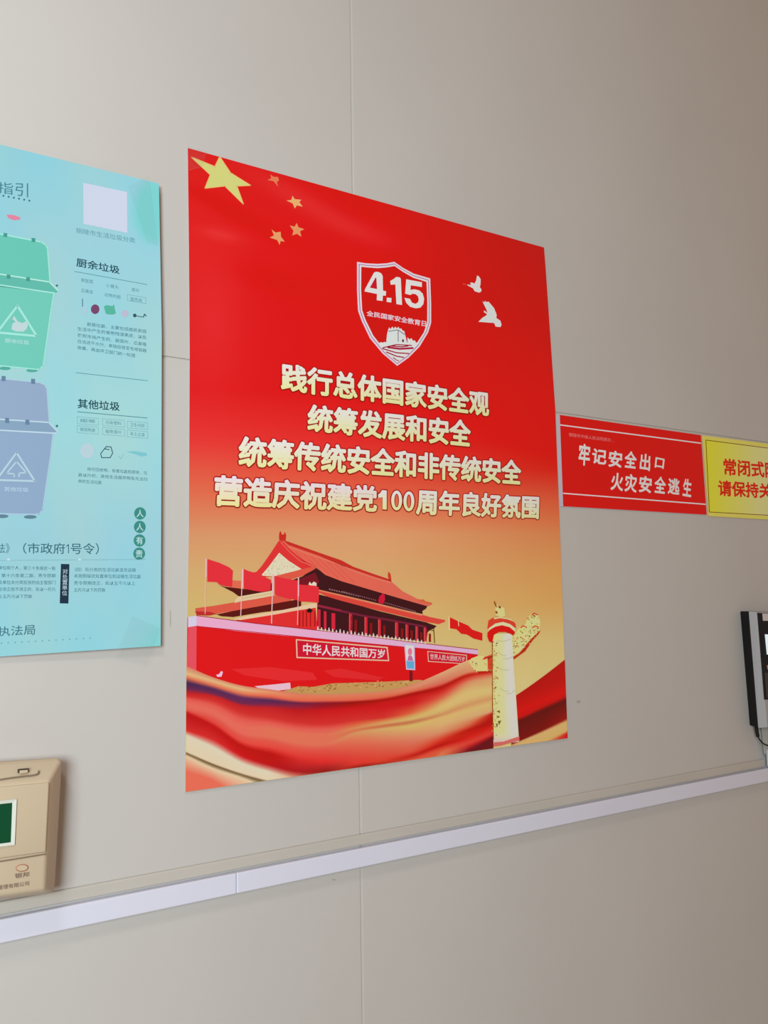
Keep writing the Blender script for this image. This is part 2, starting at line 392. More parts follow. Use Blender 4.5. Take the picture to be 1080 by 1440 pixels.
# doves
kd = cp(640, 380, 13.5)
d1 = Ink(RA, RB, 3); d1.poly(kd([(222, 278), (255, 272), (300, 285), (288, 232), (330, 236), (370, 252), (400, 190), (415, 100), (452, 118), (485, 170), (482, 270), (468, 322), (500, 360), (496, 405), (455, 425), (372, 400), (340, 345), (270, 305)]), (232, 214, 226))
d1.poly(kd([(148, 248), (205, 262), (190, 275), (150, 265)]), (232, 90, 70)); d1.build('printed_dove', MAT_POSTER, red)
d2 = Ink(RA, RB, 3); d2.poly(kd([(440, 980), (520, 900), (592, 858), (602, 832), (545, 795), (548, 762), (590, 790), (618, 808), (582, 720), (518, 590), (560, 610), (565, 575), (585, 600), (640, 600), (740, 720), (790, 850), (782, 905), (860, 960), (882, 1035), (860, 1080), (770, 1070), (738, 1000), (640, 995), (520, 985)]), (208, 212, 230))
d2.build('printed_dove', MAT_POSTER, red)
# four slogan lines
for string, quad in (('践行总体国家安全观', [(396.3, 511), (687, 552), (687, 585), (396.3, 548)]),
                     ('统筹发展和安全', [(434.3, 569), (661, 592.5), (661, 628), (433, 605.5)]),
                     ('统筹传统安全和非传统安全', [(337.5, 614), (732, 648.6), (732, 681.3), (336.3, 654.4)]),
                     ('营造庆祝建党', [(303.4, 669), (529.5, 684.5), (529, 719), (301.6, 710)]),
                     ('周年良好氛围', [(587, 688.5), (757.5, 698.4), (756.8, 729.2), (586, 722.5)])):
    t = Ink(RA, RB, 3); t.text(string, quad, (176, 30, 30), (146, 22, 16), L=10, bold=.078); t.text(string, quad, (238, 220, 228), (236, 222, 150), L=11, bold=.036)
    t.build('slogan_line', MAT_POSTER, red)

t = Ink(RA, RB, 3); OC = ((176, 30, 30), (146, 22, 16)); FC = ((238, 220, 228), (236, 222, 150))
one = [(531.8, 695.5), (534.5, 693.5), (537.3, 689.2), (543.8, 689.8), (543.8, 716.6), (538, 716.2), (538, 699.2), (532, 700)]
c_ = (539.5, 703); grow = [(c_[0] + (x - c_[0]) * 1.28, c_[1] + (y - c_[1]) * 1.12) for x, y in one]
t.shade(grow, *OC, 689, 717, 10); t.shade(one, *FC, 689, 717, 11)
for cx_, cy_ in ((557.8, 703.8), (575, 705)):
    t.zero(cx_, cy_, 9.2, 15.6, 7.0, *OC, 10); t.zero(cx_, cy_, 7.7, 14.0, 4.4, *FC, 11)
t.build('slogan_number', MAT_POSTER, red)

# palace gate picture
k4 = cp(250, 740, 7.2); k5 = cp(360, 740, 7.2); k6 = cp(480, 780, 7.2)
SAL = (226, 98, 80); DK = (66, 24, 38); RED = (226, 52, 54); CRM = (226, 208, 168)
g = Ink(RA, RB, 3)
# lower left eave and wing
g.poly(k4([(175, 832), (235, 822), (350, 808), (560, 772), (700, 745), (980, 700), (1150, 700), (1150, 770), (950, 795), (700, 835), (400, 885), (330, 905), (190, 900)]), (222, 92, 74), 3)
g.poly(k4([(175, 860), (330, 868), (400, 890), (300, 905), (190, 900)]), (190, 52, 52), 4)
g.poly(k4([(390, 893), (560, 858), (700, 832), (950, 788), (1250, 735), (1250, 830), (1080, 845), (850, 872), (560, 920), (440, 912)]), (96, 30, 34), 4)
g.poly(k5([(-200, 950), (0, 925), (300, 870), (600, 800), (630, 1062), (400, 1035), (0, 1005), (-200, 985)]), RED, 4)
g.poly(k5([(-230, 942), (-90, 905), (0, 895), (200, 862), (430, 815), (560, 783), (612, 782), (618, 822), (560, 832), (420, 852), (200, 892), (0, 925), (-160, 950)]), (232, 196, 160), 5)
for x in (435, 470, 505, 545, 590): g.poly(k5([(x, 860), (x + 12, 860), (x + 12, 1018), (x, 1016)]), (170, 28, 36), 5)
g.poly(k5([(510, 850), (540, 828), (575, 850), (560, 875), (525, 875)]), (40, 26, 28), 6)
# colonnade
g.poly(k5([(640, 690), (864, 750), (1080, 812)]) + k6([(400, 575), (860, 685), (965, 722), (935, 752), (900, 760), (872, 790), (862, 885), (400, 830), (0, 792)]) + k5([(620, 1035), (620, 790)]), DK, 4)
g.poly(k5([(620, 790), (864, 845), (864, 868), (620, 815)]), (150, 44, 66), 5)
g.poly(k6([(0, 560), (240, 612), (420, 640), (600, 672), (860, 722), (860, 740), (600, 692), (420, 660), (240, 632), (0, 583)]), (118, 40, 62), 5)
for x, w_, t, b in ((95, 30, 596, 792), (250, 30, 630, 812), (387, 28, 655, 828), (561, 32, 685, 842), (665, 28, 705, 862), (765, 26, 725, 872), (849, 28, 738, 884)):
    g.poly(k6([(x - w_ / 2, t), (x + w_ / 2, t + 4), (x + w_ / 2, b + 3), (x - w_ / 2, b)]), (206, 40, 56), 6)
    g.poly(k6([(x - w_ / 2, t), (x - w_ / 6, t + 2), (x - w_ / 6, b + 1), (x - w_ / 2, b)]), (232, 84, 86), 7)
    g.poly(k6([(x + w_ * 1.3, t + 60), (x + w_ * 2.1, t + 64), (x + w_ * 2.1, b), (x + w_ * 1.3, b)]), (140, 24, 36), 5)
for x, w_, t, b in ((640, 26, 840, 1032), (700, 26, 860, 1040), (783, 38, 880, 1050), (958, 34, 908, 1072)):
    g.poly(k5([(x - w_ / 2, t), (x + w_ / 2, t + 4), (x + w_ / 2, b), (x - w_ / 2, b - 2)]), (214, 44, 66), 6)
g.stroke(k6([(935, 745), (945, 895)]), 1.4, (110, 80, 40), 5); g.stroke(k6([(870, 775), (905, 762), (935, 772)]), 1.0, (90, 60, 40), 5)
# lower (second) roof
g.poly(k5([(625, 640), (864, 695), (1080, 748)]) + k6([(380, 498), (620, 560), (820, 608), (900, 632), (1052, 662), (1050, 680), (985, 704), (860, 682), (620, 622), (400, 570)]) + k5([(1080, 812), (864, 755), (720, 712), (630, 670)]), (218, 74, 64), 6)
g.poly(k5([(625, 640), (864, 695), (1080, 748)]) + k6([(380, 498), (820, 608), (820, 622), (380, 514)]) + k5([(1080, 762), (864, 709), (625, 652)]), (238, 128, 98), 7)
# upper eave shadow zone
g.poly(k5([(600, 415), (700, 485), (864, 540), (1080, 605)]) + k6([(420, 385), (640, 450), (872, 518), (860, 545), (820, 572), (825, 602), (640, 560), (380, 495), (0, 405)]) + k5([(640, 642), (600, 600), (450, 585), (355, 548), (470, 508)]), DK, 6)
g.poly(k5([(470, 520), (600, 470), (640, 560), (610, 620), (430, 590), (420, 545)]), (120, 34, 44), 7)
for a, b in (((740, 640), (1030, 708)),):
    for t in range(13): x = a[0] + (b[0] - a[0]) * t / 12; y = a[1] + (b[1] - a[1]) * t / 12; g.poly(k5([(x, y - 10), (x + 14, y - 6), (x + 14, y + 7), (x, y + 3)]), (158, 112, 118), 8)
for a, b in (((10, 375), (340, 462)), ((440, 488), (740, 575))):
    for t in range(16): x = a[0] + (b[0] - a[0]) * t / 15; y = a[1] + (b[1] - a[1]) * t / 15; g.poly(k6([(x, y - 8), (x + 12, y - 5), (x + 12, y + 6), (x, y + 3)]), (140, 90, 100), 8)
g.poly(k6([(418, 392), (440, 412), (442, 455), (425, 498), (385, 490), (372, 470), (385, 425)]), (208, 32, 62), 9)
g.poly(k5([(530, 590), (545, 560), (560, 585), (585, 560), (612, 575), (612, 610), (560, 605)]), (236, 214, 190), 9)
# main roof
g.poly(k5([(262, 148), (300, 150), (640, 270), (864, 350)]) + k6([(120, 125), (340, 205), (500, 262), (520, 285), (620, 370), (770, 448), (840, 470), (920, 494), (905, 512), (872, 522), (640, 456), (420, 392), (0, 268)]) + k5([(700, 492), (600, 408), (560, 430), (440, 330), (350, 240)]), (230, 104, 86), 8)
g.poly(k5([(285, 152), (310, 150), (640, 268), (864, 345)]) + k6([(120, 122), (340, 200), (505, 255), (508, 275), (340, 225), (120, 148), (0, 110)]) + k5([(640, 300), (330, 190)]), (200, 52, 46), 9)
g.stroke(k5([(320, 205), (640, 318), (864, 392)]) + k6([(120, 165), (340, 240), (500, 285)]), .8, (238, 136, 110), 9)
for (x0, y0, x1, y1) in ((400, 250, 520, 400), (480, 280, 640, 440), (560, 310, 740, 480), (640, 335, 830, 520), (720, 360, 920, 550), (800, 385, 1000, 575)): g.stroke(k5([(x0, y0), (x1, y1)]), .6, (212, 84, 72), 9)
g.poly(k6([(475, 172), (488, 182), (500, 200), (507, 265), (482, 255), (470, 215)]), (206, 62, 46), 9)
g.poly(k5([(238, 62), (250, 48), (262, 84), (280, 84), (292, 56), (306, 92), (300, 150), (235, 145), (232, 100)]), (206, 50, 44), 9)
g.poly(k6([(770, 448), (800, 455), (835, 452), (850, 470), (920, 488), (920, 500), (800, 476)]), (214, 96, 66), 10)
# gable
g.poly(k5([(228, 150), (262, 148), (350, 240), (460, 330), (600, 408), (480, 440), (200, 510), (40, 512), (-60, 520), (-10, 478), (60, 400), (150, 270)]), (224, 58, 58), 9)
g.stroke(k5([(250, 160), (340, 260), (450, 355), (590, 412)]), 1.2, (238, 112, 98), 10)
g.poly(k5([(235, 268), (330, 350), (462, 434), (340, 470), (180, 508), (50, 500), (120, 420)]), (226, 216, 184), 10)
random.seed(3); gable = [(235, 278), (330, 360), (440, 432), (340, 462), (180, 500), (70, 492), (130, 420)]
for _ in range(330):
    x = random.uniform(60, 440); y = random.uniform(280, 500)
    if inside((x, y), gable):
        r = random.uniform(4, 9); g.poly(k5([(x, y - r * .6), (x + r, y), (x - r * .3, y + r * .7)]), random.choice([(176, 156, 108), (192, 206, 156), (210, 160, 130), (200, 186, 170), (240, 232, 208)]), 11)
g.poly(k5([(600, 405), (480, 432), (200, 502), (170, 520), (350, 538), (470, 502), (600, 432)]), (224, 92, 74), 11)
# upper left eave
g.poly(k4([(545, 545), (600, 552), (640, 552), (640, 640), (480, 618), (545, 610)]), (226, 110, 84), 5)
g.poly(k4([(410, 590), (470, 612), (640, 632), (880, 660), (960, 560), (960, 650), (800, 680), (640, 712), (612, 706), (560, 668)]), (84, 24, 30), 6)
g.poly(k4([(620, 712), (800, 680), (965, 652), (972, 702), (800, 735), (640, 760), (575, 778), (585, 742)]), (226, 202, 160), 7)
for t in range(20):
    x = 640 + t * 16.5; y = 735 - t * 2.9; g.poly(k4([(x, y - 8), (x + 7, y - 10), (x + 7, y + 6), (x, y + 8)]), (196, 168, 120), 8)
g.build('printed_gate_tower', MAT_POSTER, red, label='red palace hall with double sweeping roof')
# gate wall
gw = Ink(RA, RB, 4)
gw.poly([(263.5, 868), (276, 866.5), (360, 878), (478, 891), (569, 903), (630, 910), (672, 915), (672, 935), (640, 970), (440, 985), (330, 968), (262.5, 945)], (224, 30, 38), 10)
gw.poly([(264.8, 882), (276.5, 880), (276, 944), (262.5, 938)], (232, 84, 98), 11)
gw.poly([(264.5, 867.5), (276.3, 865.8), (276.3, 880), (264.5, 882)], (214, 208, 230), 12)
gw.poly([(276.3, 865.8), (360, 877), (478, 890), (569, 902), (630, 909), (672, 913.8), (672, 920.4), (630, 914.9), (569, 909.3), (480, 901), (400, 894), (333, 887.3), (276.3, 880)], (236, 172, 204), 11)
gw.stroke([(276, 865.6), (360, 876.8), (478, 889.8), (569, 901.8), (672, 913.6)], 1.0, (160, 40, 60), 12)
for (a, b) in (((276, 880.5), (480, 901.5)), ((480, 901.5), (672, 921))): gw.stroke([a, b], 1.0, (190, 40, 60), 12)
for pts, c in (([(325, 941), (380, 938), (440, 946), (446, 956), (400, 958), (345, 950)], (230, 50, 54)), ([(455, 943), (480, 940), (540, 953), (530, 957), (470, 952)], (231, 48, 52))): gw.poly(pts, c, 11)
gw.poly([(398, 972), (420, 965), (440, 966), (467, 961), (534, 959), (590, 956), (600, 958), (560, 971), (500, 982), (430, 984)], (196, 150, 90), 12)
random.seed(5)
for _ in range(70):
    x = random.uniform(415, 575); y = 976 - (x - 415) * .075 - random.uniform(1, 10)
    gw.poly([(x, y), (x + 3.2, y - .8), (x + 2.2, y + .9)], random.choice([(150, 100, 56), (214, 176, 110), (120, 60, 40)]), 13)
gw.poly([(358, 965), (385, 962.5), (408, 960), (409, 969), (385, 972), (368, 970)], (240, 190, 205), 12)
gw.poly([(304, 949), (308, 948), (311, 943.5), (313.5, 945), (311.5, 951.5), (306, 952)], (244, 196, 222), 12)
gw.build('printed_gate_wall', MAT_POSTER, red)
# fence posts, white figures on the terrace
bl = Ink(RA, RB, 3)
for k in range(30):
    t = k / 29; x = 447 + t * (598 - 447); y = np.interp(x, [447, 478, 569, 600], [885.5, 889.6, 901, 905]) + .4
    bl.poly([(x - 1.3, y), (x - .6, y - 5 + (k % 3)), (x + .5, y - 5.6 + (k % 3)), (x + 1.5, y)], (240, 204, 206), 13)
bl.build('printed_balustrade', MAT_POSTER, red)
for q, tq, string in (([(416, 898.7), (545.2, 909.8), (547.3, 929.8), (416.9, 925.4)], [(426.5, 904.5), (541, 913.6), (541, 926), (426.5, 920.5)], '中华人民共和国万岁'),
                      ([(601, 915.6), (656.5, 921), (656.5, 934), (602, 930.6)], [(605, 919.2), (653.5, 923.6), (653.5, 930.6), (605, 927.2)], '世界人民大团结万岁')):
    s = Ink(RA, RB, 3); s.poly(q, (238, 190, 160), 13)
    c_ = (sum(p[0] for p in q) / 4, sum(p[1] for p in q) / 4)
    iw = 1.7 if q[0][0] < 500 else 1.0
    inn = [(q[0][0] + iw, q[0][1] + iw), (q[1][0] - iw, q[1][1] + iw), (q[2][0] - iw, q[2][1] - iw), (q[3][0] + iw, q[3][1] - iw)]
    s.poly(inn, (206, 28, 56), 14); s.text(string, tq, (246, 214, 216), L=15, bold=.02 if q[0][0] < 500 else .0)
    s.build('printed_slogan_board', MAT_POSTER, red)
po = Ink(RA, RB, 3)
po.poly([(568.3, 904.4), (583, 906), (584, 942.4), (571.2, 941.6)], (196, 184, 214), 14)
po.poly([(570.2, 907), (581.6, 908.2), (582.2, 930), (571.6, 929.4)], (226, 212, 228), 15); po.poly([(571.6, 929.4), (582.2, 930), (582.4, 940.4), (572.4, 939.8)], (98, 168, 208), 15)
po.disc(576.6, 916.5, 3.0, 5.2, (222, 120, 150), 16); po.poly([(572.8, 929), (574.5, 922), (579, 922), (581.4, 929.4)], (190, 110, 158), 16)
po.poly([(575.8, 943), (580, 943.2), (580.6, 958), (575.8, 958)], (120, 28, 40), 14)
po.build('printed_portrait_panel', MAT_POSTER, red)
# flags on poles
for pole, flag, wd in (
    (k4([(287, 330), (281, 600), (277, 888)]), k4([(300, 332), (420, 370), (520, 415), (558, 450), (548, 612), (480, 608), (420, 590), (392, 565), (298, 562)]), 1.0),
    (k4([(657, 435), (648, 640), (637, 912)]), k4([(668, 433), (720, 455), (770, 468), (800, 460), (860, 500), (945, 545), (940, 650), (850, 665), (760, 650), (668, 632)]), 1.2),
    (k5([(173, 490), (165, 720), (157, 985)]), k5([(188, 505), (300, 530), (420, 548), (440, 590), (420, 752), (300, 725), (188, 692)]), 1.4),
    (k5([(430, 520), (425, 800), (420, 1000)]), k5([(430, 590), (540, 598), (600, 602), (635, 618), (638, 690), (634, 775), (560, 768), (432, 760)]), .9)):
    f = Ink(RA, RB, 3); f.poly(flag, (230, 54, 64), 16); f.stroke(pole, wd, (240, 188, 182), 17)
    (x0, y0) = pole[0]; f.poly([(x0 - wd, y0), (x0 + wd, y0), (x0 + wd * .8, y0 + 26), (x0 - wd * 1.2, y0 + 26)], (240, 184, 190), 18)
    f.build('printed_flag', MAT_POSTER, red)
k7 = cp(600, 830, 5.14)
f = Ink(RA, RB, 3)
f.poly(k7([(168, 195), (230, 225), (300, 255), (330, 285), (403, 310), (403, 365), (340, 350), (290, 320), (250, 315), (215, 282), (168, 275)]), (222, 36, 38), 10)
f.stroke(k7([(162, 190), (164, 290)]), 1.6, (232, 206, 150), 11); f.stroke(k7([(228, 215), (232, 260)]), 1.0, (236, 200, 150), 11)
f.build('printed_flag', MAT_POSTER, red, label='small wavy red flag to the right of the gate')

# silk ribbon
XK = [262, 300, 340, 380, 420, 460, 500, 540, 580, 620, 660, 693]
RY = [[937, 948, 953, 960, 968, 975, 979, 983, 990, 992, 994, 999, 1000, 1003, 1027, 1034, 1057, 1059.5, 1063, 1085],
 [952.5, 958, 964, 969, 975, 979, 985, 992, 1000, 1002, 1004, 1010.7, 1016, 1021, 1040, 1051, 1073, 1075.5, 1081, 1098],
 [964, 969, 975.5, 981, 988, 993, 1002, 1012, 1022, 1026, 1030, 1036, 1042, 1049, 1063, 1073, 1087, 1089.5, 1094, 1125],
 [969.5, 974, 979.5, 985, 990, 996, 1009, 1017, 1024, 1030, 1036, 1043, 1050, 1060, 1076, 1086, 1098, 1101, 1110, 1140],
 [975, 980, 985, 988.5, 993, 999, 1016, 1024, 1031, 1038, 1045, 1052, 1058, 1069, 1085, 1096, 1110, 1113, 1120, 1150],
 [976.5, 980, 985, 988.5, 993, 999, 1018, 1025, 1033, 1040, 1046, 1053, 1060, 1072, 1083, 1100, 1120, 1123, 1130, 1150],
 [975, 979, 984, 987.6, 991, 996, 1012.6, 1018, 1024, 1027, 1031, 1038.5, 1050, 1062, 1074, 1080, 1120, 1123, 1130, 1150],
 [972, 975.5, 980, 984, 987.6, 994, 1009, 1013.5, 1017, 1021, 1024.6, 1035, 1046, 1061, 1070, 1076, 1120, 1123, 1130, 1150],
 [962.6, 967, 972, 975.5, 980, 988.5, 1001.5, 1007, 1011, 1015, 1020, 1031, 1042, 1056, 1062.6, 1069, 1120, 1123, 1130, 1150],
 [946, 952, 961, 966, 972, 980, 989, 994.5, 1000, 1005.5, 1009, 1018.5, 1030, 1041, 1048, 1054, 1061, 1070, 1130, 1150],
 [928, 933, 944.5, 949, 954, 959, 967, 974, 981.5, 991, 998, 1009, 1018.5, 1026, 1037, 1044, 1048, 1056, 1130, 1150],
 [921, 930, 943.5, 946, 950, 955.5, 963, 968, 974, 981.5, 989, 1000, 1003, 1015, 1022, 1030, 1034, 1037, 1130, 1150]]
c0 = [(215, 130, 105), (226, 188, 132), (228, 115, 85), (72, 45, 85), (108, 48, 84), (200, 42, 46), (212, 55, 52), (230, 95, 85), (232, 110, 95), (231, 108, 92), (232, 110, 95), (226, 90, 78), (215, 60, 55), (188, 30, 34), (214, 50, 50), (222, 210, 182), (226, 206, 172), (112, 86, 56), (228, 204, 165), (232, 112, 90)]
def sub(base, **k):
    o = list(base)
    for a, c in k.items(): o[int(a[1:])] = c
    return o
c1 = sub(c0, s3=(84, 48, 90), s13=(195, 30, 35), s12=(228, 72, 64), s17=(112, 86, 56))
c2 = sub(c1, s3=(100, 50, 95), s12=(235, 78, 68), s13=(190, 28, 30), s14=(208, 35, 40))
c3 = sub(c2, s1=(232, 150, 108), s2=(235, 105, 80), s3=(82, 46, 90), s4=(120, 45, 80), s8=(226, 116, 90), s9=(226, 116, 90), s10=(226, 116, 90), s14=(190, 30, 36))
c4 = sub(c3, s1=(235, 122, 88), s3=(110, 42, 72), s4=(140, 42, 66), s5=(190, 35, 40), s13=(212, 50, 48), s14=(172, 36, 42), s15=(225, 170, 130), s12=(236, 76, 66))
c5 = sub(c4, s3=(140, 35, 52), s4=(160, 30, 42), s5=(205, 35, 40), s13=(220, 50, 50), s14=(150, 40, 40), s15=(150, 40, 40), s16=(150, 40, 40), s17=(150, 40, 40), s18=(150, 40, 40), s19=(150, 40, 40))
c6 = sub(c5, s3=(150, 20, 25), s4=(178, 26, 30), s7=(220, 95, 65), s8=(215, 142, 92), s9=(214, 115, 80), s10=(214, 150, 100), s11=(222, 125, 90), s12=(232, 100, 78), s13=(236, 78, 66), s14=(225, 60, 52), s15=(150, 40, 40))
c7 = sub(c6, s3=(165, 25, 25), s4=(200, 35, 38), s7=(215, 132, 78), s8=(212, 166, 102), s9=(200, 105, 70), s10=(212, 170, 106), s11=(216, 140, 100), s12=(230, 110, 85), s13=(235, 82, 66), s14=(215, 66, 50))
c8 = sub(c7, s1=(232, 140, 106), s6=(220, 100, 66), s7=(211, 165, 96), s8=(212, 180, 110), s9=(196, 112, 76), s10=(212, 185, 106), s11=(216, 150, 106), s12=(226, 120, 94), s13=(232, 86, 66), s14=(190, 40, 35), s15=(225, 90, 65), s16=(225, 90, 65))
c9 = sub(c8, s0=(232, 165, 120), s1=(235, 145, 112), s2=(235, 110, 90), s3=(175, 30, 30), s4=(205, 45, 42), s5=(225, 90, 70), s6=(216, 165, 102), s7=(216, 185, 115), s8=(213, 178, 110), s9=(205, 140, 95), s10=(216, 178, 110), s11=(218, 174, 114), s12=(218, 145, 105), s13=(215, 60, 45), s14=(185, 30, 30), s15=(225, 80, 60), s16=(236, 122, 82), s17=(236, 122, 82))
c10 = sub(c9, s0=(232, 178, 122), s1=(232, 165, 118), s2=(230, 140, 100), s3=(185, 35, 30), s4=(220, 80, 65), s5=(225, 140, 100), s6=(218, 170, 110), s7=(218, 185, 118), s8=(216, 182, 115), s9=(208, 150, 100), s10=(218, 180, 112), s11=(220, 165, 115), s12=(222, 110, 75), s13=(185, 35, 30), s14=(212, 42, 38), s15=(226, 72, 60), s16=(200, 48, 48), s17=(105, 20, 40))
c11 = sub(c10, s3=(205, 60, 48), s4=(222, 130, 95), s5=(224, 165, 110), s12=(188, 38, 32), s13=(172, 26, 26), s14=(205, 40, 35), s15=(225, 62, 55), s16=(190, 42, 44), s17=(105, 20, 38))
RC = np.array([c0, c1, c2, c3, c4, c5, c6, c7, c8, c9, c10, c11], float); RY = np.array(RY, float)
def smooth(xk, yk, x):
    """Catmull-Rom through the knots"""
    xk = np.asarray(xk, float); yk = np.asarray(yk, float)
    i = np.clip(np.searchsorted(xk, x) - 1, 0, len(xk) - 2); t = (x - xk[i]) / (xk[i + 1] - xk[i])
    m = np.gradient(yk, xk, axis=0); h = xk[i + 1] - xk[i]
    return (2 * t ** 3 - 3 * t ** 2 + 1) * yk[i] + (t ** 3 - 2 * t ** 2 + t) * h * m[i] + (-2 * t ** 3 + 3 * t ** 2) * yk[i + 1] + (t ** 3 - t ** 2) * h * m[i + 1]
def ribbon(xa, xb, XKs, YK, CK, ncol, nrow, name, L, label=None, top=None):
    rb = Ink(RA, RB, L); V0_ = len(rb.V)
    bot = lambda x: 1114 - .14126 * (x - 260) - .25
    for j in range(ncol + 1):
        x = xa + (xb - xa) * j / ncol
        ys = np.maximum.accumulate([smooth(XKs, YK[:, k], x) + 1e-3 * k for k in range(YK.shape[1])])
        ck = np.array([np.interp(x, XKs, CK[:, k, ch]) for k in range(YK.shape[1]) for ch in range(3)]).reshape(-1, 3)
        # rows bunch at the stops so that every fold edge stays crisp
        y1 = bot(x); use = [y for y in ys if y < y1 - .2] + [y1]
        rows = np.interp(np.linspace(0, 1, nrow + 1), np.linspace(0, 1, 2), [ys[0], y1])
        for y in rows:
            c = [np.interp(y, ys, ck[:, ch]) for ch in range(3)]
            xo = x + (max(0, 1 - (x - 262) / 60) ** 3) * np.interp((y - 208) / 906., [.59, .8, 1], [4, 1.2, 0]) * (1 if xa < 300 else 0)
            if xa > 700: xo = xa + (x - xa) * (765.3 + 33 * (y - 348) / 690. + np.interp((y - 348) / 690., [.8, 1], [1.6, 0]) - xa) / (xb - xa)
            rb.V.append(rb.pt(xo, y, L)); rb.K.append(alb(c, x, y))
    q = nrow + 1
    for j in range(ncol):
        for i in range(nrow): k = j * q + i; rb.F.append((k, k + 1, k + q + 1, k + q))
    rb.build(name, MAT_POSTER, red, label=label)
ribbon(261.0, 694, XK, RY, RC, 144, 120, 'printed_silk_ribbon', 20, 'orange red silk ribbon sweeping under the gate')
RY2 = np.array([[982, 990, 1003, 1012, 1016, 1046, 1049, 1064, 1084, 1094], [977, 985, 1000, 1010, 1014, 1043, 1045, 1060, 1080, 1090], [953, 970, 986, 994, 999, 1027, 1030, 1044, 1050, 1066], [927, 955, 972, 978, 984, 1010, 1014, 1027, 1030, 1039]], float)
cc = [(176, 20, 20), (186, 22, 22), (206, 30, 34), (196, 28, 34), (100, 20, 32), (124, 22, 24), (216, 168, 108), (208, 165, 98), (205, 150, 85), (190, 60, 50)]
cd = sub(cc, s8=(205, 35, 38), s9=(196, 30, 34), s5=(150, 26, 22))
ribbon(719, 796.2, [719, 727, 762, 797], RY2, np.array([cc, cc, cc, cd], float), 30, 60, 'printed_silk_ribbon', 20, 'dark red silk ribbon right of the column')

# carved column
kc = cp(680, 830, 6.55); kq = cp(610, 900, 5.4)
co = Ink(RA, RB, 3)
# cloud wings
wing = kc([(255, 420), (300, 385), (340, 335), (380, 318), (410, 250), (450, 207), (500, 222), (522, 280), (518, 370), (470, 430), (420, 500), (340, 560), (260, 620)])
co.poly(wing, (222, 204, 132), 22)
co.poly(kc([(255, 625), (330, 580), (400, 490), (470, 415), (525, 365), (510, 400), (450, 465), (385, 560), (315, 612), (272, 642)]), (186, 48, 34), 23)
lw = kq([(445, 110), (385, 122), (340, 118), (285, 140), (265, 165), (295, 215), (330, 247), (445, 242)])
co.poly(lw, (228, 200, 130), 22); co.poly(kq([(408, 135), (445, 120), (445, 240), (410, 240)]), (214, 72, 50), 23)
co.poly(kq([(368, 152), (385, 128), (445, 108), (445, 128), (395, 145)]), (206, 60, 44), 23); co.poly(kq([(325, 238), (445, 234), (445, 246), (340, 256)]), (190, 40, 34), 23)
random.seed(11)
for pl, n in ((wing, 150), (lw, 26)):
    xs = [p[0] for p in pl]; ys = [p[1] for p in pl]; c = 0
    while c < n:
        x = random.uniform(min(xs), max(xs)); y = random.uniform(min(ys), max(ys))
        if inside((x, y), pl):
            a = random.uniform(0, 6.3); r = random.uniform(.7, 1.7); c += 1
            co.poly([(x + r * math.cos(a + t), y + r * .8 * math.sin(a + t)) for t in (0, 2, 4)], random.choice([(150, 92, 44), (196, 120, 60), (206, 72, 44), (112, 74, 40), (240, 228, 168), (170, 176, 88)]), 24)
for (x, y) in ((470, 220), (480, 335), (370, 335)): co.stroke(kc([(x - 30, y + 12), (x - 5, y - 8), (x + 30, y + 8)]), 1.6, (212, 66, 44), 25)
def colcol(X, Y):
    t = np.clip((X - 692.5) / np.interp(Y, [895, 1041], [27, 37]), 0, 1)
    a = np.array([[226, 196, 122], [232, 222, 140], [220, 230, 148], [216, 224, 178], [214, 220, 196], [212, 206, 180]], float)
    out = np.stack([np.interp(t, [0, .2, .45, .62, .85, 1], a[:, k]) for k in range(3)], -1)
    f = np.clip((Y - 1028) / 14, 0, 1)[..., None]
    return out * (1 - f) + f * np.array([226, 186, 176])
co.grid(lambda S, T: ((1 - T) * (692 + S * 27.5) + T * (694 + S * 36), (1 - T) * 891 + T * (1047.5 - 4.5 * S)), 18, 60, colcol, 26)
random.seed(21)
for _ in range(120):
    y = random.uniform(900, 1036); x = 692.5 + abs(random.gauss(0, 4.2)) * (1 if y < 1010 else 1.3)
    if x > 704: continue
    a = random.uniform(0, 6.3); r = random.uniform(.6, 1.5)
    co.poly([(x + r * math.cos(a + t), y + r * math.sin(a + t)) for t in (0, 2, 4)], random.choice([(166, 90, 50), (200, 96, 60), (120, 80, 40), (186, 150, 80), (246, 236, 190)]), 27)
for (x0, y0, x1, y1) in ((698, 901, 718, 899), (700, 917, 712, 922), (708, 926, 722, 923), (698, 938, 716, 942), (703, 968, 716, 972), (712, 976, 724, 971), (696, 990, 702, 986)):
    co.stroke([(x0, y0), ((x0 + x1) / 2, (y0 + y1) / 2 + 2), (x1, y1)], .8, (180, 176, 130), 27)
for pts in ([(698, 1000), (703, 999), (703, 1003)], [(698, 1006), (703, 1008), (700, 1010)], [(700, 1014), (705, 1013), (702, 1020)], [(697, 1018), (700, 1017), (699, 1024)]): co.poly(pts, (126, 90, 40), 28)
co.stroke([(692.3, 896), (692.6, 998), (694, 1040)], 1.1, (150, 66, 44), 27)
co.poly(kc([(100, 1400), (180, 1395), (330, 1345), (330, 1385), (240, 1408), (160, 1432), (94, 1440), (94, 1402)]), (206, 104, 96), 27)
